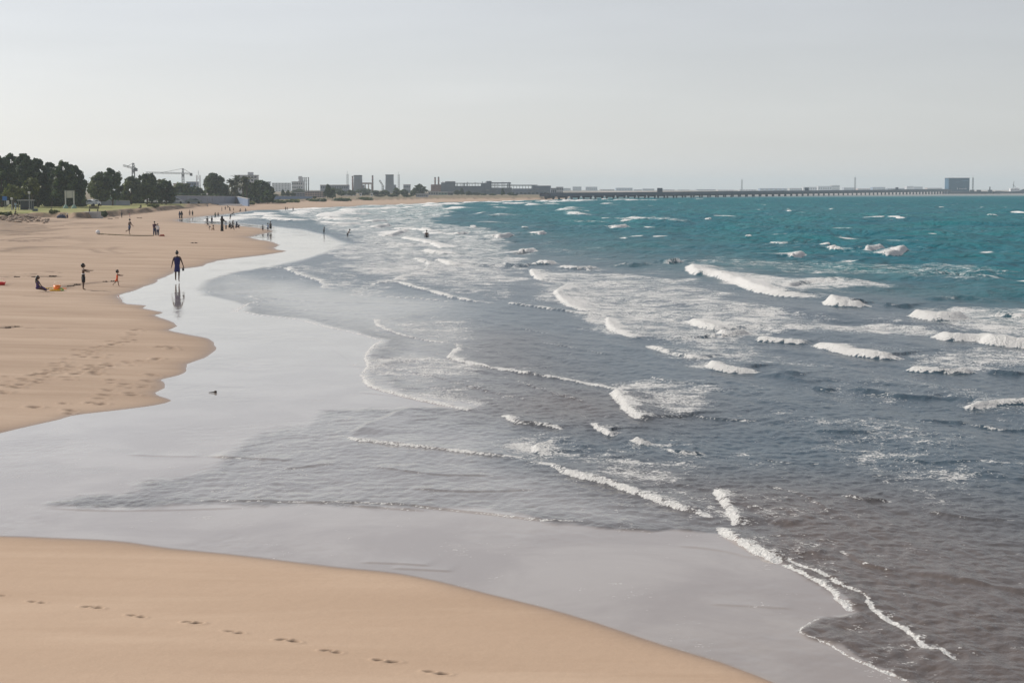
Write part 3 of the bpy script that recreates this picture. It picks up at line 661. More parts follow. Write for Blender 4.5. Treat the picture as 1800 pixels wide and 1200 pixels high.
FRONTS = [
 ([(625,990),(690,992),(760,997)], .018, .05, .05), ([(680,1000),(740,1003),(800,1006)], .015, .05, .05), ([(1240,1063),(1330,1068),(1400,1072)], .012, .04, .05), ([(1180,960),(1260,968),(1330,985)], .012, .04, .05),
 ([(380,478),(420,486),(480,488),(540,492)], .03, .22, 0.72), ([(330,508),(380,515),(440,512),(500,508)], .03, .12, 0.58), ([(400,530),(470,540),(560,548),(640,552),(720,548)], .03, .10, 0.51),
 ([(640,622),(700,634),(760,640),(800,636)], .03, .10, 0.65), ([(640,648),(720,636),(790,632)], .035, .08, 0.58), ([(700,650),(780,668),(860,690),(930,705)], .04, .12, 0.61), ([(880,660),(960,690),(1040,710)], .04, .14, 0.55),
 ([(420,790),(520,770),(610,775)], .02, .05, 0.29), ([(640,820),(760,835),(880,838)], .03, .06, 0.43), ([(700,860),(820,866),(960,862)], .03, .06, 0.36),
 ([(560,600),(620,640),(634,655)], .015, .05, 0.29), ([(940,600),(1010,612),(1080,625)], .05, .2, 0.58), ([(830,560),(900,575),(980,590)], .04, .16, 0.51), ([(1140,660),(1200,672),(1280,676)], .06, .2, 0.65), ([(1180,720),(1260,735),(1340,738)], .06, .16, 0.61), ([(1300,800),(1380,812),(1460,815)], .05, .12, 0.61), ([(1560,805),(1640,815),(1730,815)], .05, .12, 0.55), ([(1620,900),(1700,915),(1790,920)], .05, .1, 0.51), ([(1330,850),(1400,870),(1460,905)], .05, .1, 0.61),
 ([(425,547),(445,553),(480,557),(520,562),(560,572),(600,581),(640,591),(668,598)], .03, .20, 1.15),
 ([(434,520),(446,526),(456,530),(492,528)], .06, .5, .75), ([(417,548),(434,537),(456,530)], .03, .3, 1.0),
 ([(668,598),(650,612),(640,630),(645,645),(632,657)], .04, .22, 1.1), ([(632,657),(648,680),(690,693),(730,703),(790,715),(830,724),(856,721)], .07, .36, 1.2),
 ([(790,713),(740,716),(700,722),(665,737),(630,750),(608,768)], .09, .10, .12), ([(608,768),(625,776),(660,778),(720,785),(800,795),(870,803),(928,805)], .07, .2, 1.05),
 ([(878,730),(905,745),(940,748),(990,757)], .10, .30, .95), ([(1036,744),(1055,760),(1075,766),(1095,760)], .12, .35, .95),
 ([(1068,688),(1085,705),(1095,722),(1120,735),(1168,740)], .22, .6, 1.25), ([(1095,676),(1072,688),(1080,698)], .14, .5, 1.2),
 ([(1106,774),(1125,781),(1155,778)], .16, .4, 1.1), ([(1158,788),(1200,796),(1245,795)], .09, .28, .8),
 ([(975,772),(945,782),(934,792),(953,801)], .14, .45, 1.1), ([(938,812),(965,820),(1000,837),(1067,853),(1133,877),(1200,900),(1262,914)], .13, .33, 1.05),
 ([(1252,860),(1262,878),(1272,895),(1285,912),(1288,926)], .16, .32, 1.2), ([(1258,926),(1275,946),(1310,966),(1340,980),(1370,992)], .13, .30, 1.25),
 ([(1370,992),(1400,1005),(1440,1028),(1465,1045),(1468,1055),(1482,1065),(1492,1077)], .05, .12, 1.35),
 ([(1375,985),(1420,1003),(1460,1020),(1467,1030),(1520,1048),(1522,1062),(1540,1082),(1570,1100),(1600,1117),(1620,1140),(1650,1145),(1660,1153),(1694,1166)], .045, .10, 1.25),
 ([(1450,1085),(1425,1092),(1405,1110),(1425,1122),(1455,1133),(1475,1145),(1500,1160),(1530,1172),(1560,1185),(1620,1208),(1700,1238)], .018, .05, .95),
 ([(1475,970),(1500,985),(1530,998),(1580,1007)], .05, .12, .5), ([(1580,1007),(1650,1020),(1720,1032),(1800,1045),(1880,1050)], .05, .1, .10),
 ([(1474,873),(1520,882),(1570,883)], .09, .14, .7),
 ([(300,880),(420,883),(560,884),(640,886),(720,891),(800,899),(870,906),(950,916),(1045,918)], .035, .09, .8), ([(60,893),(180,899),(330,897),(450,893)], .016, .03, .12), ([(560,884),(640,892),(760,900)], .02, .04, .5),
 ([(215,800),(300,803),(360,803)], .015, .03, .1), ([(355,803),(420,806),(520,812)], .04, .1, .5), ([(500,826),(540,822),(600,815)], .03, .05, .1),
 ([(625,690),(700,697)], .02, .05, .1),
 ([(790,535),(760,545),(700,560),(660,572)], .05, .14, .55), ([(655,560),(662,572),(690,585),(740,598),(795,604)], .06, .36, 1.1), ([(800,612),(785,628),(800,633),(830,641),(900,653),(980,665),(1060,677),(1098,684)], .09, .4, 1.15), ([(795,604),(803,610),(800,618)], .08, .3, .7),
 ([(690,503),(660,508),(620,517)], .05, .15, .6), ([(620,517),(660,520),(720,524),(792,531)], .05, .3, 1.0),
 ([(650,501),(690,497),(720,505),(760,515),(800,525),(830,530),(882,532)], .14, .7, 1.1), ([(886,532),(940,540),(1000,548),(1060,556)], .14, .6, 1.05),
 ([(928,473),(940,489),(962,494)], .22, 1.3, 1.3), ([(1000,494),(975,513),(990,533),(1017,544),(1063,556)], .20, 1.2, 1.2), ([(1063,556),(1067,575),(1100,590),(1135,596)], .20, .8, 1.25), ([(1132,604),(1167,617),(1215,628),(1250,630)], .18, .55, 1.15),
 ([(1238,638),(1248,646),(1287,652),(1345,653)], .30, .6, 1.2), ([(1345,653),(1385,660),(1420,662)], .16, .3, .2),
 ([(1204,560),(1230,573),(1265,579)], .36, 1.1, 1.3), ([(1258,580),(1275,588),(1330,582)], .25, .7, 1.25), ([(1320,596),(1360,601),(1420,604)], .26, .7, 1.25), ([(1420,604),(1470,618),(1530,629),(1598,632)], .32, .8, 1.25),
 ([(1580,650),(1620,655),(1680,657),(1725,654)], .27, .6, 1.15), ([(1725,654),(1790,660)], .16, .3, .25),
 ([(1590,556),(1640,565),(1720,562)], .55, 1.5, 1.35), ([(1632,588),(1660,597),(1720,598),(1740,606),(1860,612)], .50, 1.3, 1.35),
 ([(1206,466),(1214,482),(1240,485),(1290,497),(1320,511),(1370,520),(1450,527)], .55, 1.8, 1.4), ([(1446,530),(1456,538),(1500,540),(1545,538)], .55, 1.4, 1.4), ([(1545,538),(1600,540)], .28, .5, .3),
 ([(1420,678),(1450,684),(1482,682)], .16, .2, .42), ([(1480,680),(1540,690),(1600,697),(1665,700)], .15, .2, .08), ([(1340,655),(1400,668),(1430,672)], .14, .2, .05),
 ([(1680,710),(1710,715),(1760,711),(1860,713)], .20, .35, 1.0), ([(1610,738),(1700,743)], .09, .2, .3), ([(1700,743),(1715,745),(1765,751),(1860,749)], .09, .2, .62), ([(1420,757),(1500,762),(1560,760)], .07, .1, .05),
 ([(912,442),(925,444),(948,440)], .5, 2.2, 1.3), ([(938,462),(960,466),(985,463)], .45, 2.0, 1.2), ([(975,470),(1010,474),(1060,470)], .35, 1.8, .95), ([(1060,464),(1110,467),(1160,465)], .45, 1, .3), ([(1150,462),(1175,463),(1205,460)], .5, .8, .6),
 ([(735,424),(760,432),(775,436)], .35, 2.5, 1.1), ([(738,441),(770,446),(800,447)], .35, 2.5, 1.0), ([(760,457),(790,466),(815,467)], .3, 1.6, 1.0), ([(705,450),(735,458),(752,465),(735,478),(700,489),(652,500)], .2, 1.4, .85), ([(700,450),(660,448),(620,447)], .15, 1.0, .7),
 ([(880,467),(905,470),(940,468)], .25, .8, .6), ([(820,466),(870,469)], .25, .6, .2),
 ([(470,475),(497,470),(520,473),(560,472)], .12, 1.2, .7), ([(497,470),(516,481),(538,489),(560,497),(567,508)], .14, 1.2, .9), ([(567,509),(515,513),(443,518),(380,515)], .05, .3, .25), ([(380,497),(420,499),(445,498)], .05, .35, .4), ([(440,520),(500,528),(580,532),(660,534),(752,535)], .045, .16, .3),
 ([(567,440),(600,443),(640,447)], .08, 1.0, .7), ([(575,447),(600,455)], .1, 1.0, .6),
 ([(1380,456),(1396,458),(1420,450)], .62, 1.6, 1.4), ([(1455,441),(1464,443),(1478,438)], .55, 2.0, 1.35), ([(1440,431),(1462,431)], .35, 1.4, 1.2), ([(1508,441),(1530,442),(1562,437)], .6, 1.6, 1.3), ([(1540,450),(1570,450),(1604,443)], .65, 1.7, 1.4), ([(1604,444),(1640,447)], .4, .8, .2),
 ([(862,419),(880,420),(910,416)], .65, 2.6, 1.4), ([(1068,403),(1085,404),(1112,400)], .6, 2.6, 1.35), ([(940,411),(952,411),(962,408)], .5, 2.2, 1.3), ([(806,413),(828,411)], .5, 2.5, 1.2), ([(915,402),(930,402)], .5, 2.4, 1.1), ([(825,400),(838,400)], .5, 2.4, 1.0),
 ([(640,400),(665,400),(690,396)], .5, 3, 1.2), ([(645,414),(690,415),(722,406)], .45, 3.5, 1.25), ([(738,404),(760,404)], .5, 2.6, 1.2), ([(676,402),(720,404),(760,408)], .4, 3, 1.0), ([(735,410),(770,411)], .5, 2.6, 1.1), ([(700,418),(740,424),(790,424)], .35, 2.5, 1.1), ([(640,428),(700,430),(770,430)], .25, 2.2, .7),
 ([(580,388),(604,387)], .5, 4, 1.2), ([(600,385),(640,384)], .45, 4, 1.0), ([(590,396),(640,394)], .4, 4, 1.1), ([(560,391),(600,394)], .3, 4, 1.0), ([(625,378),(655,377)], .5, 4.5, 1.1), ([(668,374),(680,374)], .5, 4.5, 1.1), ([(655,392),(685,388)], .5, 4, 1.25),
 ([(1238,386),(1252,386)], .6, 2.2, 1.25), ([(1736,382),(1756,382)], .6, 2.2, 1.3), ([(1505,363),(1512,363)], .6, 3, 1.2), ([(1385,373),(1392,373)], .6, 3, 1.2), ([(1310,420),(1322,420)], .4, 1.5, 1.0), ([(1345,424),(1375,426)], .35, 1.2, .7),
 ([(1385,510),(1420,500),(1480,496),(1530,497)], .25, 1.2, .45), ([(1640,490),(1690,486),(1730,492)], .35, .8, .45), ([(1650,530),(1690,528),(1730,532)], .3, .6, .3), ([(1740,556),(1800,559)], .3, .8, .9)]
for i, fr in enumerate(FRONTS): front(*fr, seed=i*3)
foam_fr = foam.copy()
# breakers running in along the far beach
off = -SH[0]; farz = sm(210, 300, GY)*sm(1250, 800, GY)*KS
for k, (o0, w, a) in enumerate([(3, 3.2, 1.1), (13, 2.4, .95), (24, 2.6, 1.0), (37, 2.8, .95), (52, 2.6, .8), (70, 2.4, .65)]):
    wob = (fbm(GX*.02+k*9, GY*.012, 3, 400+k)-.5)*12; br = sm(.42+.03*k, .57+.03*k, noise(GX*.012+k*5.3, GY*.021, 430+k)*.5+noise(GX*.05, GY*.06+k, 460+k)*.5)
    s = off-o0-wob; g = br*farz*sm(-.4*w, .2*w, s)*np.exp(-np.maximum(s-w, 0)/(w*1.2))
    foam = np.maximum(foam, a*g); ZW_ += .45*g*(k > 0)
# lacy foam left behind by the breakers
LACE = [([(940,480),(1100,478),(1215,490),(1330,540),(1420,562),(1330,592),(1200,602),(1080,580),(990,530)], .50), ([(1240,478),(1400,492),(1560,496),(1560,506),(1400,512),(1290,495)], .60),
 ([(1330,566),(1640,572),(1650,590),(1330,582)], .58), ([(1560,615),(1800,618),(1860,640),(1600,645)], .44), ([(470,366),(600,362),(760,357),(800,370),(760,390),(880,402),(900,440),(760,452),(640,430),(560,392)], .47),
 ([(560,430),(760,425),(920,445),(930,480),(860,525),(700,500),(600,470)], .50), ([(938,785),(1050,765),(1250,800),(1310,870),(1262,905),(1000,830)], .44), ([(1090,672),(1250,665),(1290,705),(1170,738)], .45),
 ([(640,640),(760,625),(900,690),(860,722),(760,708),(660,684)], .38), ([(660,570),(800,550),(820,640),(740,600)], .33), ([(1200,600),(1330,600),(1420,640),(1250,640)], .44), ([(1150,455),(1750,470),(1750,500),(1400,480)], .33), ([(1250,870),(1450,900),(1480,1000),(1300,950)], .36), ([(500,465),(600,470),(700,500),(640,520),(570,500)], .38), ([(1600,540),(1860,545),(1860,600),(1640,575)], .5)]
for i, (pp, a) in enumerate(LACE):
    pg = world(pp, 0, 1); y0, y1 = pg[:, 1].min(), pg[:, 1].max(); rs = rows(y0-6, y1+6)
    sd = poly_sd(GX[rs], GY[rs], pg); nn = fbm(GX[rs]*.55, GY[rs]*.20, 4, 500+i)
    foam[rs] = np.maximum(foam[rs], a*sm(-1.2, 1.2, sd + (nn-.5)*4)*(.55+.75*nn))
foam = np.maximum(foam, .27*sm(.1, .9, ripple)*sm(.5, .78, fbm(GX*.25, GY*.09, 4, 77))*(1-.5*deep))
foam = np.maximum(foam, deep*.95*sm(.80, .86, noise(GX*.16, GY*.07, 81)*.6+noise(GX*.5, GY*.3, 83)*.4)*sm(900, 300, GY))
foam = np.maximum(foam_fr, foam*sm(.10, .34, np.clip(ripple, 0, 1)))
ZSEA = ZW_ - np.clip(S, 0, 3)*.25 + .004
# the ruffled sheet of each swash stands a finger's width above the mirror-wet sand
ZSEA += .012*sm(0, 1.0, ripple)

m = bpy.data.materials.new('sea_water'); m.use_nodes = True; nt = m.node_tree; b = nt.nodes['Principled BSDF']
geo = nd(nt, 'ShaderNodeNewGeometry'); pos = geo.outputs['Position']
aR, aF, aD, aS = [attr(nt, k) for k in ('ripple', 'foam', 'deep', 'silt')]
c = mixc(nt, aS, (.040, .070, .096), (.116, .096, .088))
c = mixc(nt, mapr(nt, aR, .04, .85), mixc(nt, mapr(nt, nz(nt, .35, 5, .6, pos, .5), .38, .66), (.285, .245, .22), (.37, .33, .30)), c)                    # wet sand under a film of water
tl = mixc(nt, mapr(nt, nz(nt, .05, 4, .6, pos), .35, .65), (.008, .110, .152), (.010, .142, .166))
c = mixc(nt, aD, c, tl)
fn = nz(nt, 3.0, 7, .68, pos, .6); fn2 = nz(nt, .8, 4, .6, pos, .4)
fn3 = nz(nt, 15.0, 4, .65, pos, .5)
fsum = math_(nt, 'ADD', math_(nt, 'ADD', math_(nt, 'MULTIPLY', fn, .32), math_(nt, 'MULTIPLY', fn2, .28)), math_(nt, 'MULTIPLY', fn3, .40))
fsum = mapr(nt, fsum, .385, .615, 0, 1, 'LINEAR')
fmask = mapr(nt, math_(nt, 'SUBTRACT', math_(nt, 'MULTIPLY', aF, 1.06), fsum), -.10, .16)
c = mixc(nt, fmask, c, (.84, .84, .83))
lk(nt, c, b.inputs['Base Color'])
sxw = nd(nt, 'ShaderNodeSeparateXYZ'); lk(nt, pos, sxw.inputs[0])
rw_ = math_(nt, 'ADD', math_(nt, 'ADD', mapr(nt, sxw.outputs['Y'], 450, 1050, 0, .5, 'LINEAR'), math_(nt, 'ADD', mapr(nt, aR, 0, .4, .035, .10, 'LINEAR'), mapr(nt, aR, .45, 1, 0, .13, 'LINEAR'))), math_(nt, 'MULTIPLY', aD, .26))
lk(nt, mapr(nt, fmask, 0, 1, rw_, .75, 'LINEAR'), b.inputs['Roughness'])
lk(nt, mapr(nt, aR, .02, .8, 1.72, 1.333), b.inputs['IOR'])
spl = math_(nt, 'SUBTRACT', mapr(nt, aR, .05, .75, .5, .22), math_(nt, 'MULTIPLY', aD, .10))
lk(nt, mapr(nt, fmask, 0, 1, spl, .1, 'LINEAR'), b.inputs['Specular IOR Level'])
mp = nd(nt, 'ShaderNodeMapping'); mp.inputs['Rotation'].default_value = (0, 0, R(-18)); mp.inputs['Scale'].default_value = (1.0, .55, 1); lk(nt, pos, mp.inputs['Vector'])
n1 = nz(nt, 6.0, 4, .6, mp.outputs[0], .3); n2 = nz(nt, 1.3, 3, .55, mp.outputs[0], .2); n3 = nz(nt, .22, 3, .55, mp.outputs[0], .2)
b1 = nd(nt, 'ShaderNodeBump'); b1.inputs['Distance'].default_value = .045; lk(nt, math_(nt, 'ADD', math_(nt, 'MULTIPLY', aR, .50), .010), b1.inputs['Strength']); lk(nt, n1, b1.inputs['Height'])
b2 = nd(nt, 'ShaderNodeBump'); b2.inputs['Distance'].default_value = .36; lk(nt, math_(nt, 'ADD', math_(nt, 'MULTIPLY', aR, math_(nt, 'ADD', math_(nt, 'MULTIPLY', aD, .55), .3)), .006), b2.inputs['Strength']); lk(nt, n2, b2.inputs['Height']); lk(nt, b1.outputs[0], b2.inputs['Normal'])
b3 = nd(nt, 'ShaderNodeBump'); b3.inputs['Distance'].default_value = 3.4; lk(nt, math_(nt, 'MULTIPLY', aD, .6), b3.inputs['Strength']); lk(nt, n3, b3.inputs['Height']); lk(nt, b2.outputs[0], b3.inputs['Normal'])
b4 = nd(nt, 'ShaderNodeBump'); b4.inputs['Distance'].default_value = .13; lk(nt, fmask, b4.inputs['Strength']); lk(nt, math_(nt, 'ADD', math_(nt, 'MULTIPLY', fn, .5), fn3), b4.inputs['Height']); lk(nt, b3.outputs[0], b4.inputs['Normal'])
lk(nt, b4.outputs[0], b.inputs['Normal'])
grid_object('sea', ZSEA, KEEP_SEA, dict(ripple=ripple, foam=foam, deep=deep, silt=silt), m)
# ------------------------------------------------------------------ shore, town and pier
def ldir(a): return Vector((math.cos(a), math.sin(a), 0))
LEAF = {}
def leafmat(name, a, b):
    if name in LEAF: return LEAF[name]
    m = bpy.data.materials.new(name); m.use_nodes = True; nt = m.node_tree; p = nt.nodes['Principled BSDF']; p.inputs['Roughness'].default_value = .6
    g = nd(nt, 'ShaderNodeNewGeometry'); n = nd(nt, 'ShaderNodeTexNoise'); n.inputs['Scale'].default_value = .55; n.inputs['Detail'].default_value = 6; n.inputs['Roughness'].default_value = .7
    lk(nt, g.outputs['Position'], n.inputs['Vector']); c = mixc(nt, mapr(nt, n.outputs['Fac'], .38, .62), a, b); c = mixc(nt, mapr(nt, nz(nt, .16, 3, .5, g.outputs['Position']), .40, .62, 0, .55), c, tuple(q*.75 for q in a)); lk(nt, c, p.inputs['Base Color'])
    t = nd(nt, 'ShaderNodeBsdfTranslucent'); lk(nt, c, t.inputs['Color']); x = nd(nt, 'ShaderNodeMixShader'); x.inputs[0].default_value = .38
    lk(nt, p.outputs[0], x.inputs[1]); lk(nt, t.outputs[0], x.inputs[2]); lk(nt, x.outputs[0], nt.nodes['Material Output'].inputs['Surface'])
    LEAF[name] = m; return m
L_DARK = leafmat('dark_needle_foliage', (.014, .040, .024), (.085, .135, .038))
L_MID = leafmat('green_foliage', (.022, .050, .034), (.135, .170, .055))
L_YEL = leafmat('yellow_green_foliage', (.07, .10, .025), (.20, .21, .06))
L_PALM = leafmat('palm_fronds', (.035, .05, .025), (.10, .10, .05))
BARK = mat('tree_bark', (.09, .07, .055), .9, .25, 3)
def crown_quads(blobs, n, size, rg):
    """leaf clumps spread through a set of ellipsoids, thicker towards the skin of each"""
    vol = np.array([b[3]*b[4]*b[5] for b in blobs])**.7; pick = rg.choice(len(blobs), n, p=vol/vol.sum()); B = np.array(blobs)[pick]
    d = rg.normal(size=(n, 3)); d /= np.linalg.norm(d, axis=1)[:, None]
    r = rg.random(n)**.5*(1.04+.22*rg.normal(size=n))
    C = B[:, :3] + d*B[:, 3:6]*r[:, None]
    nrm = d + rg.normal(size=(n, 3))*.55; nrm /= np.linalg.norm(nrm, axis=1)[:, None]
    a = np.cross(nrm, rg.normal(size=(n, 3))); a /= np.linalg.norm(a, axis=1)[:, None]; b2 = np.cross(nrm, a)
    s = size*(.5+rg.random(n))[:, None]; e = .55+.6*rg.random(n)[:, None]
    return np.stack([C-a*s-b2*s*e*.6, C+a*s*.7-b2*s*e, C+a*s+b2*s*e*.5, C-a*s*.6+b2*s*e], 1)
def make_tree(name, label, cat, loc, wid, ht, leaf, seed, n=5200, clear=.14, size=.26, group=None, conif=False):
    rg = np.random.default_rng(seed); rs = random.Random(seed)
    root = thing(name, label, cat, loc, 0, group)
    blobs = []; r = wid/2; z0 = ht*clear
    k = 26 if not conif else 28
    for i in range(k):
        q = (i+.5)/k; z = z0+(ht-z0)*(.10+.80*q); prof = math.sin(math.pi*min(1, (q*.80+.17)))**.6
        if conif: prof = (1-q)**.55*.95+.12
        a = i*2.4+rs.random(); rr = r*prof*rs.uniform(.35, .78)
        br = max(.35, r*rs.uniform(.20, .40)*(prof*.6+.35))
        blobs.append((rr*math.cos(a), rr*math.sin(a), z, br, br, br*rs.uniform(.55, 1.0)))
    top = max(b[2]+b[5] for b in blobs); f = ht/top
    blobs = [(b[0], b[1], b[2]*f, b[3], b[4], b[5]*f) for b in blobs]
    for i in range(7):   # ragged tips
        a = rs.random()*6.28; b = blobs[rs.randrange(len(blobs)//2, len(blobs))]
        blobs.append((b[0]+b[3]*.7*math.cos(a), b[1]+b[3]*.7*math.sin(a), b[2]+b[5]*.75, b[3]*.35, b[4]*.35, b[5]*.5))
    t = MB(); t.tube([(0, 0, -.4), (.05*r, 0, ht*.2), (0, .05*r, ht*.5), (0, 0, ht*.85)], [.045*ht*.6, .035*ht*.6, .022*ht*.6, .006*ht], 8)
    for b in blobs[:k:2]:
        zz = max(ht*.12, b[2]-b[5]-rs.uniform(.1, .2)*ht)
        t.tube([(0, 0, min(zz, ht*.6)), (b[0]*.5, b[1]*.5, (zz+b[2])*.5), (b[0], b[1], b[2])], [.013*ht, .009*ht, .003*ht], 6)
    t.build('trunk', BARK, root, True); quads('crown', crown_quads(blobs, int(n*1.5), size, rg), leaf, root)
    return root
def make_palm(name, label, loc, ht, cr, seed, group=None, dead=False):
    rs = random.Random(seed); root = thing(name, label, 'palm tree', loc, 0, group); lx, ly = rs.uniform(-.4, .4), rs.uniform(-.3, .3)
    tp = Vector((lx, ly, ht))
    t = MB(); t.tube([(0, 0, -.3), (lx*.3, ly*.3, ht*.4), tp], [.30, .22, .2], 8); t.build('trunk', BARK, root, True)
    V = []
    for i in range(30):
        a = i*2.399+rs.random()*.3; el = rs.uniform(-.5, 1.3); d = ldir(a); L = cr*rs.uniform(.8, 1.1); prev = tp.copy(); side = Vector((-d.y, d.x, 0))
        for k in range(7):
            e = el-k*.24; nx = prev + (d*math.cos(e)+Vector((0, 0, math.sin(e))))*L/7
            w0, w1 = [.30*cr*math.sin(math.pi*min(1, (q/7)*.9+.12))**.7*.5 for q in (k, k+1)]
            for s in (-1, 1):
                dn = Vector((0, 0, -.45))
                V.append([prev, nx, nx+side*s*w1+dn*w1, prev+side*s*w0+dn*w0])
            prev = nx
    o = quads('crown', np.array([[tuple(q) for q in v] for v in V]), L_PALM, root); return root
def TR(px, top, w, d, leaf, label, seed, name='broadleaf_tree', n=5200, conif=False, group='big trees along the lawn', clear=.12, size=None, cat='tree'):
    x = XW(px, d); z = tz(x, d); ht = ZW(top, d)-z
    return make_tree(name, label, cat, (x, d, z), w*MPP*d, ht, leaf, seed, n, clear, size or .00060*d, group, conif)
GT = 'tall dark trees of the grove'
for i, (px, top, w, d, lb) in enumerate([(2, 274, 40, 352, 'dark tall tree cut off by the left edge of the photo'), (22, 270.5, 38, 360, 'tallest dark tree of the left grove, second from the left edge'),
   (44, 270.5, 36, 350, 'dark tree with twin upright tips in the middle of the grove'), (66, 279, 40, 362, 'dark tree above the shelter roof, with a broad flat top'), (90, 286, 36, 372, 'lower dark tree in the dip of the grove skyline'),
   (112, 283, 44, 356, 'dark tree rising behind the white signboard'), (131, 290, 32, 364, 'dark tree at the right end of the tall grove')]):
    TR(px, top, w*1.32, d, L_DARK, lb, 20+i, 'casuarina_tree', 9500, False, GT, .03)
TR(176, 303, 52, 392, L_MID, 'rounded green tree left of the first tower crane, above the parked cars', 31)
TR(197, 297, 42, 402, L_DARK, 'dark full tree over the white-roofed kiosk', 32)
TR(230, 311, 44, 425, L_MID, 'green tree standing just in front of the first tower crane', 33)
TR(258, 306, 48, 432, L_MID, 'wide green tree between the first crane and the tall date palm', 34)
TR(291, 317, 44, 436, L_DARK, 'dark tree at the left end of the long grey wall', 35)
TR(318, 322, 40, 560, L_MID, 'low tree behind the left part of the grey wall', 36, n=3000)
TR(345, 329, 34, 575, L_DARK, 'low dark tree behind the grey wall below the lattice mast', 37, n=3000)
TR(376, 305, 46, 560, L_MID, 'large round domed tree behind the middle of the grey wall', 38, n=7000)
TR(392, 322, 26, 566, L_DARK, 'dark tree filling the right flank of the large domed tree', 39, n=2500)
TR(461, 319, 40, 560, L_MID, 'blue-green domed tree right of the palms, beyond the blue wall', 40, n=6000, size=.5)
TR(440, 325, 30, 575, L_DARK, 'dark tree squeezed between the palms and the blue-green domed tree', 41, n=3000)
TR(470, 336, 24, 540, L_DARK, 'low dark tree at the right foot of the domed tree', 42, n=2500)
TR(55, 313, 30, 325, L_YEL, 'small yellow-green tree with flat layered boughs above the shelter', 43, 'flame_tree', 1900, False, 'small yellow-green trees', .45)
TR(22, 325, 40, 322, L_YEL, 'wide low yellow-green tree left of the shelter', 44, 'flame_tree', 1900, False, 'small yellow-green trees', .5)
make_palm('date_palm', 'single tall date palm rising between the trees right of the first crane', (XW(284, 440), 440, tz(XW(284, 440), 440)), ZW(317, 440)-1.9, 2.6, 1)
for i, (px, top, d, cr, lb) in enumerate([(407, 322, 545, 2.4, 'brownish palm at the left of the cluster before the white hotel'), (417, 317, 560, 2.8, 'second palm of the cluster, against the left end of the hotel'), (427, 320, 552, 2.8, 'third palm of the cluster, below the middle of the hotel'), (434, 318, 548, 2.8, 'rightmost palm of the cluster, darkest against the hotel'), (412, 332, 535, 2.2, 'shortest brown palm of the cluster, nearest the wall')]):
    make_palm('date_palm', lb, (XW(px, d), d, tz(XW(px, d), d)), ZW(top, d)-tz(XW(px, d), d), cr*1.15, 10+i, 'palms before the hotel')
def hedge(px0, px1, d0, d1, top, leaf, label, seed, n=2600, name='hedge'):
    rg = np.random.default_rng(seed); a = np.array([XW(px0, d0), d0]); b = np.array([XW(px1, d1), d1]); z = (tz(*a)+tz(*b))/2; c = (a+b)/2
    ht = ZW(top, c[1])-z; L = np.hypot(*(b-a)); k = max(6, int(L/1.3)); ux = (b-a)/L
    bl = []
    for i in range(k):
        q = (i+.5)/k*L-L/2; bl.append((ux[0]*q+rg.normal()*.3, ux[1]*q+rg.normal()*.3, ht*rg.uniform(.38, .55), 1.2, 1.2, ht*rg.uniform(.4, .52)))
    root = thing(name, label, 'hedge', (c[0], c[1], z)); t = MB()
    for q in bl[::2]: t.tube([(q[0], q[1], -.3), (q[0]+.1, q[1], q[2])], [.07, .04], 6)
    t.build('stem', BARK, root); quads('foliage', crown_quads(bl, n, .00075*c[1], rg), leaf, root)
hedge(-60, 66, 366, 372, 333, L_DARK, 'tall dark hedge closing the foot of the grove behind the shelter', 1, 5200)
hedge(60, 152, 374, 380, 338, L_DARK, 'tall dark hedge closing the foot of the grove behind the signboard', 2, 4200)
hedge(205, 304, 446, 455, 341, L_DARK, 'dark hedge behind the parked cars and the lawn', 3, 3600)
hedge(304, 440, 545, 560, 341, L_DARK, 'dark hedge showing over the top of the long grey wall', 4, 3600)
def bush(px, py, w, h, leaf, label, seed, d=None, n=420, name='bush', group='bushes along the bank'):
    p = hit(px, py) if d is None else np.array([XW(px, d), d, tz(XW(px, d), d)])
    s = MPP*p[1]; r = w*s/2; ht = h*s; rg = np.random.default_rng(seed)
    bl = [(rg.normal()*r*.5, rg.normal()*r*.4, ht*rg.uniform(.3, .6), r*.55, r*.55, ht*rg.uniform(.3, .42)) for _ in range(6)]
    root = thing(name, label, 'bush', p, 0, group); t = MB()
    for q in bl: t.tube([(0, 0, -.1), (q[0], q[1], q[2])], [.05, .02], 5)
    t.build('stem', BARK, root); quads('foliage', crown_quads(bl, n, .0007*p[1], rg), leaf, root)
bush(182, 380.5, 14, 10, L_DARK, 'dark green bush at the right end of the concrete block on the bank', 1)
bush(92, 374, 16, 4, L_YEL, 'low tuft on the shaded slope below the lawn', 2)
bush(452, 357, 20, 9, L_MID, 'grey-green bush at the right foot of the blue wall', 3)
bush(470, 356.5, 22, 10, L_MID, 'olive bush before the far grey-blue wall', 4)
bush(440, 360, 14, 6, L_YEL, 'pale scrub where the blue wall meets the sand', 5)
bush(490, 357, 24, 5, L_MID, 'low brown-green scrub right of the olive bush', 6)
bush(520, 356, 24, 5, L_YEL, 'yellowish scrub on the far bank left of the pink flats', 7)
bush(560, 354.5, 26, 5, L_MID, 'low scrub below the pink flats', 8)
bush(600, 353.5, 30, 4, L_DARK, 'dark strip of scrub on the far bank below the left tower', 9)
bush(645, 352, 30, 4, L_MID, 'green strip of scrub below the gap between the towers', 10)
bush(10, 378, 22, 5, L_YEL, 'yellow-green grass tuft at the left edge above the rubble', 11)
bush(270, 363.5, 14, 4, L_YEL, 'bright tuft on the lawn edge in front of the white car', 12)

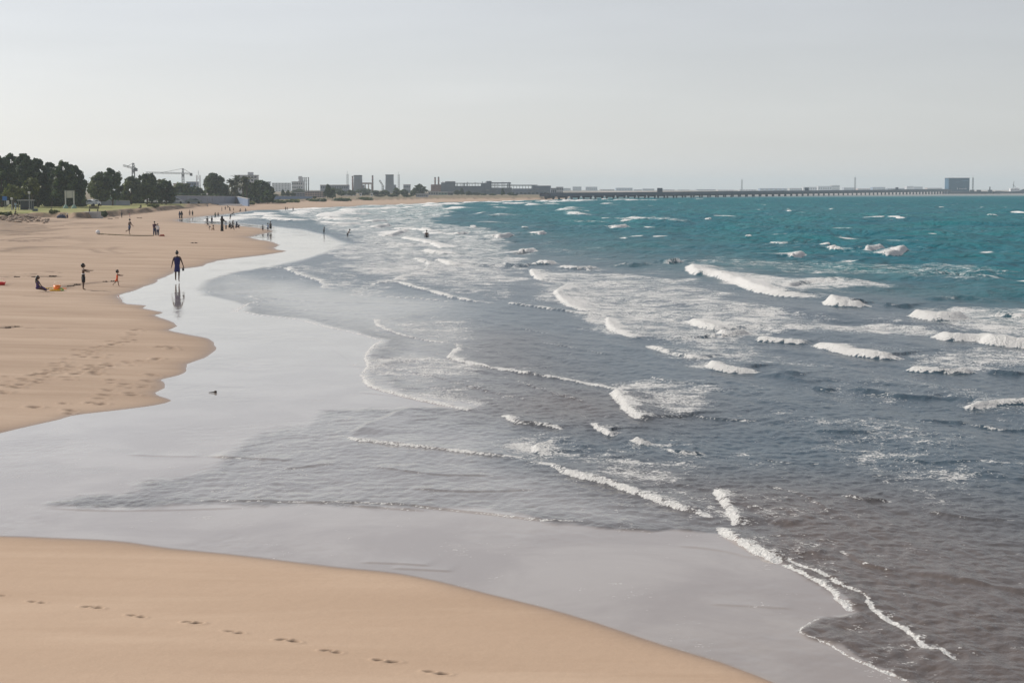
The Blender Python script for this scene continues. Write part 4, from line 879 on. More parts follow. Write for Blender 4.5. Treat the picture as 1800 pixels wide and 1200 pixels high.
# --- walls
M_GREYW = mat('grey_painted_wall', (.26, .28, .34), .85, .08, .4); M_BLUEW = mat('blue_grey_wall', (.20, .27, .40), .85, .08, .4); M_CONC = mat('pale_concrete', (.42, .41, .40), .9, .15, .8)
M_WHITE = mat('white_paint', (.74, .74, .74), .7, .05, .5); M_OFF = mat('off_white_render', (.55, .55, .57), .85, .08, .3); M_GLASS = mat('dark_window_glass', (.05, .07, .10), .15, .2, .5)
M_STEEL = mat('grey_steel', (.22, .23, .25), .5, .1, 1, .4); M_DKSTEEL = mat('dark_steel', (.075, .08, .095), .6, .15, 1, .2); M_RUST = mat('red_brown_steel', (.20, .12, .11), .8, .2, .5); M_PINK = mat('pink_beige_render', (.46, .36, .33), .85, .1, .3)
M_TOWER = mat('weathered_tower_concrete', (.20, .225, .275), .9, .15, .15); M_BLUE = mat('blue_cladding', (.004, .070, .145), .6, .08, .2); M_GREEN = mat('pale_green_paint', (.22, .33, .28), .7, .1, 1); M_WOOD = mat('dark_timber', (.07, .05, .04), .85, .2, 4)
M_SIGNB = mat('blue_sign_paint', (.02, .13, .42), .5, .05, 1); M_ROOF = mat('grey_roof', (.33, .34, .36), .8, .1, .4); M_SILVER = mat('silver_car_paint', (.45, .47, .50), .35, .05, .5, .4); M_CARW = mat('white_car_paint', (.72, .73, .75), .3, .04, .5); M_TYRE = mat('black_rubber', (.015, .015, .016), .9, .1, 5)
M_HULL = mat('dark_blue_hull', (.025, .035, .07), .6, .1, .3); M_SAND_CONC = mat('sandy_rubble_stone', (.36, .28, .22), .95, .3, 2, bump=.03)
def wall(label, p0, p1, top0, top1, m, name='boundary_wall', cop=None, thick=.3):
    a, b = p0, p1; root = thing(name, label, 'wall', (a[0], a[1], a[2]))
    dx, dy = b[0]-a[0], b[1]-a[1]; L = math.hypot(dx, dy); ux, uy = dx/L, dy/L; nx, ny = -uy*thick/2, ux*thick/2
    za, zb = ZW(top0, a[1])-a[2], ZW(top1, b[1])-a[2]; bz = min(-.6, b[2]-a[2]-.6)
    v = [(-nx, -ny, bz), (dx-nx, dy-ny, bz), (dx+nx, dy+ny, bz), (nx, ny, bz), (-nx, -ny, za), (dx-nx, dy-ny, zb), (dx+nx, dy+ny, zb), (nx, ny, za)]
    MB().add(v, [(3,2,1,0),(4,5,6,7),(0,1,5,4),(1,2,6,5),(2,3,7,6),(3,0,4,7)]).build('wall_face', m, root)
    c = MB(); e = .08; w = [(x*1.25 if abs(x) < 1 else x, y, z) for x, y, z in v]
    v2 = [(-nx*1.3, -ny*1.3, za+.004), (dx-nx*1.3, dy-ny*1.3, zb+.004), (dx+nx*1.3, dy+ny*1.3, zb+.004), (nx*1.3, ny*1.3, za+.004)]
    v2 += [(x, y, z+.14) for x, y, z in v2]
    c.add(v2, [(3,2,1,0),(4,5,6,7),(0,1,5,4),(1,2,6,5),(2,3,7,6),(3,0,4,7)]); c.build('coping', cop or M_CONC, root)
    n = max(2, int(L/9)); pl = MB()
    for i in range(n+1):
        t = min(1, i/n); pl.box((dx*t, dy*t, (bz+za+(zb-za)*t)/2), (.42, .42, za+(zb-za)*t-bz+.1), math.atan2(dy, dx))
    pl.build('pilaster', m, root); return root
W1 = np.array([XW(303, 455), 455, tz(XW(303, 455), 455)]); W2 = hit(415.5, 360.5); W3 = hit(437, 362.5)
wall('long grey boundary wall running behind the lawn down to the beach', W1, W2, 344.5, 345.8, M_GREYW)
wall('short blue-grey wall stub stepping down onto the sand', W2+np.array([.5, -.5, 0]), W3, 346, 350, M_BLUEW, thick=.5)
W4 = np.array([XW(476, 640), 640, tz(XW(476, 640), 640)]); W5 = np.array([XW(548, 690), 690, tz(XW(548, 690), 690)])
wall('far grey-blue boundary wall right of the domed tree', W4, W5, 345, 345.5, M_BLUEW)
# concrete kerb blocks below the wall
p = hit(405, 361.5); k = thing('concrete_block', 'long low white concrete block lying before the grey wall', 'block', p, R(2)); MB().box((0, 0, .1), (6.5, 1.0, .7), 0, .05).build('block', M_WHITE, k); MB().box((0, .1, -.3), (7.2, 1.4, .5)).build('footing', M_CONC, k)
p = hit(162, 379); s = MPP*p[1]; k = thing('concrete_block', 'grey concrete block under the timber bench on the bank', 'block', p, R(-4)); MB().box((0, 0, .2), (27*s, 1.6, .9), 0, .06).build('block', M_CONC, k); MB().box((.2, .1, -.35), (28*s, 2.0, .5)).build('footing', M_CONC, k)
q = (p[0]+.2, p[1]+.3, p[2]+.65); k = thing('bench', 'dark timber bench standing on the grey concrete block', 'bench', q); b = MB()
for i in range(3): b.box((0, -.18+i*.18, .46), (1.7, .15, .05))
b.build('seat', M_WOOD, k)
b = MB()
for i in range(3): b.box((0, .33, .6+i*.17), (1.7, .05, .13))
b.build('backrest', M_WOOD, k)
for sx in (-.7, .7): MB().box((sx, 0, .215), (.08, .5, .43)).build('leg', M_WOOD, k)
# --- signboard, shelter, lamp, signs
def upright(px, d, py_top): x = XW(px, d); z = tz(x, d); return x, z, ZW(py_top, d)-z
d = float(hit(122, 366.5)[1]); x, z, ht = upright(122, d, 335.3); s = MPP*d
k = thing('signboard', 'pale grey signboard raised on two legs on the lawn edge', 'sign', (x, d, z), R(4)); W = 17*s
MB().box((0, 0, ht-6.4*s), (W, .12, 12.5*s), 0, .02).build('panel', mat('pale_board', (.50, .49, .46), .6, .06, 1), k)
fr = MB()
for sx in (-1, 1): fr.box((sx*(W/2-.4), -.075, ht-6.4*s), (.07, .03, 12.3*s))
fr.box((0, 0, ht+.06), (W+.1, .2, .1)); fr.build('frame', M_STEEL, k)
for sx in (-1, 1): MB().box((sx*(W/2-.14), 0, (ht-12.7*s)/2), (.22, .2, ht-12.7*s)).build('leg', M_OFF, k)
for sx in (-1, 1): MB().loft([((sx*(W/2-.14), 0, -.1), .62, .5), ((sx*(W/2-.14), 0, .25), .5, .42), ((sx*(W/2-.14), 0, .75), .2, .18)]).build('base', M_GREEN, k)
d = 318; x, z, ht = upright(45, d, 352); s = MPP*d
k = thing('beach_shelter', 'small open beach shelter with flat roof and dark back panel', 'shelter', (x, d, z), R(3)); W = 24*s
MB().box((0, 0, ht), (W+.3, 1.9, .16)).build('roof', M_ROOF, k); MB().box((0, .8, ht*.45), (W-.15, .06, ht*.86)).build('back_panel', mat('dark_blue_grey_panel', (.05, .065, .09), .7), k)
for sx in (-1, 1):
    for sy in (-1, 1): MB().box((sx*(W/2-.06), sy*.85, ht/2-.05), (.09, .09, ht-.06)).build('post', M_STEEL, k)
MB().box((0, .45, .42), (W-.4, .4, .07)).build('bench_seat', M_WOOD, k)
def lamp(px, top, d, label, head=True):
    x, z, ht = upright(px, d, top); k = thing('street_lamp', label, 'lamp post', (x, d, z)); MB().tube([(0, 0, -.2), (0, 0, ht*.6), (0, 0, ht-.4)], [.11, .09, .07], 8).build('pole', M_STEEL, k)
    MB().loft([((0, 0, ht-.4), .12, .12), ((0, 0, ht-.3), .22, .22), ((0, 0, ht), .26, .26), ((0, 0, ht+.06), .1, .1)], 10).build('lantern', M_OFF, k)
    MB().box((0, 0, .05), (.4, .4, .3)).build('base', M_CONC, k)
lamp(51, 337.5, 312, 'grey lamp post with round lantern in front of the shelter')
lamp(20, 348, 316, 'grey lamp post left of the shelter')
lamp(364, 340, 462, 'thin lamp post standing before the grey wall')
d = 314; x, z, ht = upright(8, d, 345.5); k = thing('sign', 'small blue sign board on a thin post near the left edge', 'sign', (x, d, z)); MB().tube([(0, 0, -.2), (0, 0, ht)], .05, 6).build('post', M_STEEL, k); MB().box((0, -.07, ht-.35), (.85, .05, .75), 0, .02).build('panel', M_SIGNB, k)
d = 312; x, z, ht = upright(13, d, 352.5); k = thing('sign', 'small white notice board on two legs left of the lamp post', 'sign', (x, d, z)); MB().box((0, 0, ht-.38), (.5, .05, .76), 0, .02).build('panel', M_OFF, k)
for sx in (-.2, .2): MB().tube([(sx, .05, -.2), (sx, .05, ht)], .03, 6).build('leg', M_STEEL, k)
p = hit(62, 371.5); k = thing('cool_box', 'dark blue-grey box lying on the bank right of the shelter', 'box', p); MB().box((0, 0, .2), (.85, .5, .4), 0, .05).build('body', mat('slate_plastic', (.07, .11, .13), .5), k); MB().box((0, 0, .45), (.9, .55, .08), 0, .03).build('lid', mat('slate_lid', (.10, .14, .16), .5), k)
p = hit(108, 383.5); k = thing('beach_bag', 'dark navy bag lying beside the figure in the white cap', 'bag', p); MB().loft([((0, 0, 0), .75, .35), ((0, 0, .25), .8, .42), ((0, 0, .5), .55, .2), ((0, 0, .58), .3, .05)]).build('body', CL['navy'], k, True); MB().tube([(-.3, 0, .5), (-.15, 0, .75), (.15, 0, .75), (.3, 0, .5)], .03, 6).build('handle', CL['black'], k)
# --- cars and kiosk
def car(px, d, label, m, ang=0, van=False):
    x = XW(px, d); z = tz(x, d); k = thing('parked_car', label, 'car', (x, d, z+.02), R(ang), 'cars parked behind the lawn')
    L, Wd = 4.4, 1.75; hb = .95; prof = [(-2.2, .45), (-2.2, .85), (-1.55, .95), (-.95, 1.45), (.75, 1.48), (1.6, 1.0), (2.2, .92), (2.2, .4)] if not van else [(-2.3, .45), (-2.3, .95), (-1.8, 1.1), (-1.3, 1.9), (2.1, 1.95), (2.3, 1.0), (2.3, .4)]
    v = [(a, -Wd/2*(1 if b < 1.0 else .86), b) for a, b in prof]+[(a, Wd/2*(1 if b < 1.0 else .86), b) for a, b in prof]; n = len(prof)
    MB().add(v, [tuple(range(n)), tuple(range(n, 2*n))[::-1]]+[(i+n, (i+1) % n+n, (i+1) % n, i) for i in range(n)]).build('body', m, k)
    w = MB(); top = max(b for a, b in prof)
    for sy in (-1, 1): w.add([(-1.2, sy*(Wd/2*.955), 1.0), (1.3, sy*(Wd/2*.955), 1.02), (.72, sy*(Wd/2*.885), top-.1), (-.86, sy*(Wd/2*.885), top-.1)], [(0, 1, 2, 3)])
    w.build('window', M_GLASS, k)
    for sx in (-1.35, 1.35):
        for sy in (-1, 1): MB().tube([(sx, sy*(Wd/2-.2), .32), (sx, sy*(Wd/2+.02), .32)], .32, 12).build('wheel', M_TYRE, k)
    for sy in (-.6, .6): MB().box((-2.21, sy, .72), (.04, .3, .14)).build('headlight', M_WHITE, k)
car(152, 384, 'silver car under the right end of the grove', M_SILVER, 20)
car(162, 388, 'white car right of the silver car, behind the bench', M_CARW, 70)
car(265, 440, 'white car parked alone under the dark trees', M_CARW, 80)
car(290, 446, 'white van near the left end of the grey wall', M_CARW, 60, True)
car(308, 448, 'blue-grey car against the left end of the grey wall', M_SILVER, 10)
car(340, 458, 'green-grey car parked close before the middle of the grey wall', mat('green_grey_paint', (.16, .2, .2), .4), 8)
d = 410; x, z, ht = upright(192, d, 343); s = MPP*d; k = thing('kiosk', 'pale green kiosk with a white roof under the full dark tree', 'kiosk', (x, d, z), R(5))
MB().box((0, 0, ht*.45), (24*s, 3, ht*.9)).build('wall', M_GREEN, k); MB().box((.4, -.2, ht*.95), (11*s, 2.8, .3)).build('roof', M_WHITE, k); MB().box((-5*s, -1.56, ht*.5), (6*s, .1, 1.0)).build('window', M_GLASS, k); MB().box((-1, -1.53, .9), (20*s, .06, .7)).build('counter', M_GREYW, k)
d = 404; a = np.array([XW(176, d), d, tz(XW(176, d), d)]); b = np.array([XW(226, d+10), d+10, tz(XW(226, d+10), d+10)])
wall('low grey garden wall in front of the kiosk', a, b, 352.5, 353.5, M_GREYW)
# --- rubble
rs = random.Random(9)
for i in range(46):
    px = rs.uniform(0, 84); py = 379+rs.uniform(0, 11)+px*.045; p = hit(px, py); r = rs.uniform(.16, .5)
    o = MB().ball((0, 0, r*.25), (r*rs.uniform(.8, 1.5), r, r*rs.uniform(.45, .8)), 8, 6, .45, rs).build('rubble_stone', M_SAND_CONC); o.location = tuple(p); o.rotation_euler = (0, 0, rs.random()*6)
    tag(o, 'sandy grey stone in the rubble spread below the shelter', 'stone', 'rubble on the bank')
# --- things on the sand
p = hit(172, 412); k = thing('beach_ball', 'white ball lying at the left end of the dark weed line', 'ball', p); MB().ball((0, 0, .24), .24, 14, 10).build('ball', M_WHITE, k, True); MB().loft([((0, 0, .462), .05, .05), ((0, 0, .487), .03, .03)], 8).build('valve', M_OFF, k)
for px, py, lb, s_ in [(180, 412.3, 'small dark heap of weed right of the white ball', 1.0), (340, 427.5, 'lone dark clump of weed on open sand right of the couple', .9), (135, 500.3, 'dark clump of weed left of the standing child', .55), (92, 485.7, 'dark lump of weed at the right end of the long weed line', .6), (60, 487, 'dark lump of weed in the middle of the long weed line', .5), (32, 487, 'dark lump of weed on the long weed line near the left edge', .6), (124, 503, 'weed strand behind the bright beach toys', .5), (200, 494.5, 'weed strand beside the running toddler', .5), (185, 495, 'weed strand left of the running toddler', .45), (14, 575.5, 'dark weed strand by the left edge above the footprints', .35), (30, 574, 'short dark weed strand right of another by the left edge', .3), (193, 385, 'dark debris heap left of the person in black by the bank', 1.2), (206, 384, 'dark debris at the foot of the bank beside the walkers', 1.2), (245, 383.5, 'dark debris lump right of the child in pale pink', 1.2)]:
    p = hit(px, py); rr = random.Random(int(px*10)); b = MB(); L = s_*.6
    for j in range(9): b.ball((rr.uniform(-.5, .5)*L, rr.uniform(-.3, .3)*L, .03*L), (L*rr.uniform(.1, .28), L*rr.uniform(.1, .2), L*rr.uniform(.05, .13)), 8, 5, .5, rr)
    o = b.build('seaweed_clump', mat('dark_weed', (.075, .052, .035), .9, .3, 12)); o.location = tuple(p); tag(o, lb, 'seaweed', 'weed washed up on the sand')
# weed / net line beside the jogger
pts = [hit(a, b) for a, b in ((174, 411.5), (190, 412.6), (205, 413.4), (222, 414.3), (240, 414.9), (258, 414.8), (268, 414.7))]
rr = random.Random(2); V = []
for a, b in zip(pts, pts[1:]):
    for j in range(10):
        t = rr.random(); V.append(tuple(a+(b-a)*t+np.array([rr.gauss(0, .12), rr.gauss(0, .2), .03])))
b = MB()
for q in V: b.ball(q, (rr.uniform(.05, .15), rr.uniform(.05, .15), rr.uniform(.02, .05)), 7, 4, .5, rr)
b.tube([q+np.array([0, 0, .04]) for q in pts], .05, 6); tag(b.build('weed_line', mat('olive_weed', (.15, .12, .06), .9, .3, 6)), 'olive line of weed and rope trailing from the white ball past the jogger', 'weed line')
p = hit(284.5, 415.2); k = thing('beach_mat', 'small red mat lying right of the couple', 'mat', p); MB().box((0, 0, .05), (.55, .45, .1), .3, .02).build('mat', mat('red_brown_cloth', (.35, .07, .04), .9), k); MB().tube([(-.2, .2, .11), (.2, .2, .11)], .07, 8).build('rolled_end', mat('red_brown_cloth', (.35, .07, .04), .9), k)
T_OR, T_YE, T_GR, T_RED, T_WH = [mat(n, c, .45, .03, 3) for n, c in (('orange_plastic', (.85, .22, .03)), ('yellow_plastic', (.85, .55, .06)), ('lime_plastic', (.35, .5, .06)), ('red_plastic', (.65, .02, .015)), ('white_plastic', (.85, .8, .7)))]
def bucket(px, py, r, h, m, label):
    p = hit(px, py); k = thing('toy_bucket', label, 'bucket', p); MB().loft([((0, 0, 0), r*.75, r*.75), ((0, 0, h), r, r), ((0, 0, h-.01), r*.9, r*.9), ((0, 0, .02), r*.68, r*.68)], 16).build('bucket', m, k, True)
    MB().tube([(r*math.cos(a), 0, h+r*math.sin(a)*.8) for a in np.linspace(0, math.pi, 9)], .012, 6).build('handle', T_WH, k); return k
bucket(100.5, 510.5, .19, .27, T_OR, 'orange toy bucket in the pile of beach toys by the seated child')
bucket(1.5, 501, .26, .16, T_RED, 'low red toy tub cut by the left edge of the photo')
def toy(px, py, kind, m, label, rz):
    p = hit(px, py); k = thing('toy_'+kind, label, 'beach toy', p, rz)
    if kind == 'spade':
        MB().tube([(-.35, 0, .05), (.02, 0, .06)], .022, 8).build('handle', m, k); MB().box((.13, 0, .05), (.24, .17, .03), 0, .01).build('blade', m, k)
    elif kind == 'tray': MB().loft([((0, 0, 0), .26, .17), ((0, 0, .07), .3, .2), ((0, 0, .068), .27, .17), ((0, 0, .02), .24, .15)], 16).build('tray', m, k); MB().box((.30, 0, .06), (.08, .1, .02)).build('grip', T_WH, k)
    else:
        MB().loft([((0, 0, 0), .15, .15), ((0, 0, .09), .13, .13), ((0, 0, .14), .06, .06)], 12).build('mould', m, k); MB().ball((0, 0, .16), .04, 8, 5).build('knob', T_WH, k)
toy(91, 508.2, 'spade', T_YE, 'yellow-green toy spade left of the orange bucket', .2)
toy(97, 511.3, 'tray', T_YE, 'yellow toy tray in front of the orange bucket', .1)
toy(107.5, 510.8, 'mould', T_GR, 'lime green toy mould right of the orange bucket', 0)
toy(108, 508.5, 'spade', T_OR, 'orange toy spade behind the lime mould', 2.6)
p = P(375, 690.5); k = thing('driftwood', 'small dark piece of driftwood lying alone on the wet mirror sand', 'driftwood', p, R(5)); MB().tube([(-.12, 0, .015), (-.04, .01, .02), (.03, 0, .025)], [.006, .011, .015], 8).build('stick', M_WOOD, k, True); MB().ball((.055, 0, .03), (.04, .035, .032), 10, 7, .3).build('knot', M_WOOD, k, True)
# the bag the woman carries
wl = woman.location; p = P(319, 496.5); k = thing('hand_bag', 'small black bag hanging from the right hand of the woman in blue', 'bag', (XW(319.6, wl.y), wl.y-.02, ZW(472.5, wl.y))); MB().loft([((0, 0, -.11), .05, .08), ((0, 0, -.06), .062, .12), ((0, 0, .03), .05, .11), ((0, 0, .06), .03, .09)], 12).build('bag_body', CL['black'], k, True); MB().tube([(0, -.06, .05), (0, -.03, .15), (0, .03, .15), (0, .06, .05)], .008, 6).build('strap', CL['black'], k)

# --- tower cranes, masts
def lattice(b, p0, p1, w, seg, r):
    p0, p1 = Vector(p0), Vector(p1); d = (p1-p0); L = d.length; d.normalize(); u = d.cross(Vector((0, 1, 0)) if abs(d.y) < .9 else Vector((1, 0, 0))).normalized(); v = d.cross(u)
    c = [(u*sx+v*sy)*w/2 for sx, sy in ((-1, -1), (1, -1), (1, 1), (-1, 1))]
    for q in c: b.tube([p0+q, p1+q], r, 4)
    n = max(2, int(L/seg))
    for i in range(n):
        a0, a1 = p0+d*(L*i/n), p0+d*(L*(i+1)/n)
        for j in range(4): b.tube([a0+c[j], a1+c[(j+1) % 4]], r*.7, 4, False)
def crane(px, top, d, jib_px, jib_py0, jib_py1, back_px, label):
    s = MPP*d; x = XW(px, d); z = tz(x, d); k = thing('tower_crane', label, 'crane', (x, d, z), 0, 'tower cranes over the town'); hj = ZW(jib_py0, d)-z; ht = ZW(top, d)-z
    b = MB(); lattice(b, (0, 0, 0), (0, 0, hj), 1.25, 1.6, .14); b.build('mast', M_DKSTEEL, k)
    b = MB(); lattice(b, (0, 0, hj), ((jib_px-px)*s, 0, ZW(jib_py1, d)-z), .8, 1.6, .10); b.build('jib', M_DKSTEEL, k)
    b = MB(); lattice(b, (0, 0, hj), ((back_px-px)*s, 0, hj-.3), .8, 1.6, .10); b.build('counter_jib', M_DKSTEEL, k)
    b = MB(); lattice(b, (0, 0, hj), (0, 0, ht), .8, 1.4, .12); b.build('tower_head', M_DKSTEEL, k)
    MB().box(((back_px-px)*s*.9, 0, hj-.8), (1.5, 1.3, 1.6)).build('counterweight', M_DKSTEEL, k); MB().box((-1.9*np.sign(px-jib_px)*-1-1.8, -1.2, hj-1.4), (1.0, 1.2, 1.5)).build('cab', M_STEEL, k)
    b = MB(); jx, jz = (jib_px-px)*s, ZW(jib_py1, d)-z
    b.tube([(0, 0, ht), (jx*.6, 0, hj+(jz-hj)*.6)], .1, 4); b.tube([(0, 0, ht), ((back_px-px)*s*.85, 0, hj)], .1, 4); b.build('tie_bar', M_DKSTEEL, k)
    return k
crane(235, 287, 900, 217, 296, 291, 240, 'nearer tower crane with short raised jib behind the green trees')
crane(322, 296.5, 1100, 257, 305, 303.5, 338, 'farther tower crane with a long level jib pointing left')
def mast(px, top, d, label, w=1.2, mt=None):
    x = XW(px, d); z = tz(x, d) if d < 4000 else 0; k = thing('lattice_mast', label, 'mast', (x, d, z)); b = MB(); lattice(b, (0, 0, 0), (0, 0, ZW(top, d)-z), w, w*1.6, max(.14, .00009*d)); b.build('lattice', mt or M_STEEL, k); MB().tube([(0, 0, ZW(top, d)-z), (0, 0, ZW(top, d)-z+2.5)], .12, 5).build('antenna', M_STEEL, k)
mast(349, 308, 950, 'lattice mast between the long-jib crane and the domed tree', 1.8, M_OFF)
mast(611, 306, 1500, 'thin mast left of the left concrete tower'); mast(701, 307, 1500, 'thin mast right of the right concrete tower'); mast(1304, 316, 2600, 'thin mast far behind the middle of the pier', 1.6); mast(1503, 312, 2600, 'thin mast far behind the right part of the pier', 1.6)
# --- buildings
def building(px0, px1, top, d, label, m, rows_=0, cols_=0, roof=M_ROOF, dep=None, base=None, cat='building', name='building', group=None, plant=None):
    x0, x1 = XW(px0, d), XW(px1, d); w = x1-x0; x = (x0+x1)/2; z = (tz(x, d)) if base is None else base; ht = max(1.5, ZW(top, d)-z); dp = dep or max(6, w*.5)
    k = thing(name, label, cat, (x, d+dp/2, z), 0, group); MB().box((0, 0, ht/2-.5), (w, dp, ht+1)).build('wall', m, k); MB().box((0, 0, ht+.18), (w+.5, dp+.5, .36)).build('roof', roof, k)
    if rows_:
        b = MB(); fh = ht/rows_
        for r_ in range(rows_):
            for c_ in range(cols_): b.box((-w/2+w*(c_+.5)/cols_, -dp/2-.02, fh*(r_+.55)), (w/cols_*.62, .12, fh*.45))
        b.build('window', M_GLASS, k)
    if plant: MB().box((w*plant[0], 0, ht+.36+plant[2]/2), (w*plant[1], dp*.5, plant[2])).build('rooftop_plant', m, k)
    return k
H_ = building(412.5, 452, 309, 900, 'white multi-storey hotel with a rooftop box behind the palms', M_OFF, 6, 7, plant=(.18, .22, 1.5))
building(328, 346, 320.5, 950, 'blue-grey office block between the mast and the long-jib crane', M_BLUEW, 3, 6)
building(305, 330, 323.5, 930, 'low brown-roofed house left of the blue-grey office', M_PINK, 2, 5, roof=M_RUST)
building(452, 473, 320.5, 950, 'grey block with flat parapet right of the white hotel', M_GREYW, 4, 5)
building(478, 510, 322, 2300, 'faint pale block in the haze left of the five stacks', M_OFF, 4, 6)
building(513, 532, 320, 1300, 'white boiler house left of the five slim stacks', M_OFF, 3, 5, plant=(.25, .3, 4))
def chimney(px, top, d, w, label, m, band=M_DKSTEEL, group=None, base_py=None):
    x = XW(px, d); z = tz(x, d); ht = ZW(top, d)-z; r = w*MPP*d/2; k = thing('chimney', label, 'chimney', (x, d, z), 0, group); MB().tube([(0, 0, -.5), (0, 0, ht*.93)], [r*1.12, r], 12).build('stack', m, k, True); MB().tube([(0, 0, ht*.93), (0, 0, ht)], [r*1.12, r*1.12], 12).build('rim', band, k); b = MB()
    for q in (.55, .75): b.tube([(0, 0, ht*q), (0, 0, ht*q+.5)], r*1.35, 12)
    b.build('gallery', M_STEEL, k)
for i, px in enumerate((531.6, 534.8, 538.2, 542.3)): chimney(px, 311.8, 1310, 1.9, ['first', 'second', 'third', 'fourth'][i]+' from the left of the slim grey stacks beside the white boiler house', M_STEEL, group='slim boiler stacks')
chimney(526, 312.5, 1330, 3.0, 'stubby thick stack left of the slim grey stacks', M_STEEL)
building(536, 570, 337, 760, 'pink-beige low flats with rows of balconies behind the far bank', M_PINK, 3, 8)
building(512, 536, 339.5, 770, 'pale grey house left of the pink-beige flats', M_GREYW, 2, 5)
building(600, 624, 344, 900, 'low pale shed below the left tower', M_OFF, 1, 5)
building(632, 635, 344.3, 860, 'narrow white gate hut, left one of two', M_WHITE, 1, 1, dep=3); building(651.5, 654.5, 344, 860, 'narrow white gate hut, right one of two', M_WHITE, 1, 1, dep=3)
building(563, 612, 326, 1150, 'long dark roofed hall behind the conical tree', M_GREYW, 2, 12, roof=M_RUST)
def tower(px0, px1, top, d, label):
    x0, x1 = XW(px0, d), XW(px1, d); x, w = (x0+x1)/2, x1-x0; z = tz(x, d); ht = ZW(top, d)-z; k = thing('concrete_tower', label, 'tower', (x, d, z), 0, 'concrete towers of the plant')
    b = MB(); b.add([(sx*w/2*f, sy*w/2*f, zz) for zz, f in ((-.5, 1.12), (ht*.45, 1.0), (ht*.93, .94)) for sx, sy in ((-1,-1),(1,-1),(1,1),(-1,1))], [(4*j+i, 4*j+(i+1) % 4, 4*j+4+(i+1) % 4, 4*j+4+i) for j in range(2) for i in range(4)]+[(8, 9, 10, 11)]); b.build('shaft', M_TOWER, k)
    MB().box((0, 0, ht*.965), (w*1.0, w*1.0, ht*.066)).build('top_band', M_DKSTEEL, k); b = MB()
    for i in range(4): b.box((-w*.32+i*w*.21, -w*.535, ht*.42), (.35, .2, ht*.8))
    b.build('rib', M_STEEL, k); MB().box((w*.62, 0, ht*.22), (w*.35, w*.6, ht*.46)).build('side_wing', M_TOWER, k)
tower(622.5, 636.5, 308, 1400, 'left wide concrete tower of the plant'); tower(678, 692, 307, 1400, 'right wide concrete tower of the plant')
for px, top, lb in ((620, 309.5, 'rust-banded chimney hugging the left concrete tower'), (655, 308.5, 'rust-banded chimney standing between the two concrete towers')): chimney(px, top, 1390, 2.8, lb, M_RUST)
d = 1395; k = thing('pipe_bridge', 'pipe bridge on trestles joining the left tower and the middle chimney', 'pipe bridge', (XW(645, d), d, tz(XW(645, d), d))); hh = ZW(322.5, d)-tz(XW(645, d), d)
MB().box((0, 0, hh), (18*MPP*d, 2, 1.3)).build('deck', M_RUST, k)
for sx in (-1, -.33, .33, 1): MB().box((sx*8.5*MPP*d, 0, hh/2-.4), (.7, .7, hh-.6)).build('leg', M_RUST, k)
d = 1420; k = thing('derrick_crane', 'slanting derrick boom between the two concrete towers', 'crane', (XW(673, d), d, tz(XW(673, d), d))); z0 = tz(XW(673, d), d); b = MB(); lattice(b, (0, 0, ZW(326, d)-z0), (-6*MPP*d, 0, ZW(317, d)-z0), .9, 1.4, .16); b.build('boom', M_DKSTEEL, k); b = MB(); lattice(b, (0, 0, 0), (0, 0, ZW(326, d)-z0), 1.4, 2, .2); b.build('mast', M_DKSTEEL, k)
building(709, 721, 325, 1450, 'flat-topped dark block left of the round dark tree', M_GREYW, 2, 4)
# power plant
GP = 'chimneys of the shore power plant'
chimney(764.8, 311.7, 1250, 2.6, 'left one of the two striped stacks of the shore power plant', M_RUST, M_DKSTEEL, GP); chimney(771, 311, 1250, 2.6, 'right one of the two striped stacks of the shore power plant', M_RUST, M_DKSTEEL, GP)
d = 1230; k = thing('power_plant', 'long dark power plant of steel frames and halls along the far shore', 'power plant', (XW(860, d), d, tz(XW(860, d), d))); z0 = tz(XW(860, d), d); s = MPP*d
def fr_box(b, px0, px1, t, bo, dep=14, y=0): b.box(((((px0+px1)/2)-860)*s, y, (ZW(t, d)+ZW(bo, d))/2-z0), ((px1-px0)*s, dep, ZW(t, d)-ZW(bo, d)))
M_PLANT = mat('plant_steelwork', (.115, .135, .175), .8, .3, .15)
b = MB(); fr_box(b, 783, 800, 319, 348); fr_box(b, 776, 783.2, 321, 348, 12); b.build('boiler_house', M_PLANT, k)
b = MB(); fr_box(b, 855, 864, 318.5, 349, 13); fr_box(b, 846, 855.2, 322, 349, 11); b.build('turbine_tower', M_PLANT, k)
b = MB(); fr_box(b, 800.2, 845.8, 327, 349, 12); fr_box(b, 864.2, 900, 330, 350, 11); b.build('main_hall', M_PLANT, k)
b = MB(); fr_box(b, 900.2, 935, 331.5, 350, 12); fr_box(b, 935.2, 968, 326.5, 347, 15); b.build('storage_hall', mat('blue_grey_cladding', (.14, .17, .235), .8, .12, .1), k)
b = MB(); fr_box(b, 758, 776, 324.5, 349, 10); b.build('low_annex', M_RUST, k)
b = MB(); rr = random.Random(5)
fr_box(b, 798, 855, 321.8, 323.2, 3, -3); fr_box(b, 864, 898, 320.8, 323, 3, -3); fr_box(b, 864, 940, 325.3, 326.8, 3, -3); fr_box(b, 898, 945, 325.0, 326.2, 4, 3)
for px in np.arange(799, 940, 5.2):
    t = 322 if px < 898 else 325.5; fr_box(b, px-.35, px+.35, t, 333, .6, -3)
for i in range(26):
    px = rr.uniform(778, 900); t = rr.uniform(319, 324); fr_box(b, px-.4, px+.5, t, 334, .9, rr.uniform(-6.8, 3))
b.build('pipe_rack', M_PLANT, k)
b = MB()
for i in range(34):
    px = rr.uniform(780, 965); t = rr.uniform(331, 344); fr_box(b, px, px+rr.uniform(2, 9), t, t+.9, .5, -7.6)
b.build('walkway', M_STEEL, k)
b = MB()
for i in range(9): fr_box(b, 900+i*7, 904+i*7, 338+i % 2, 341+i % 2, .5, -7.9)
b.build('window', M_GLASS, k)
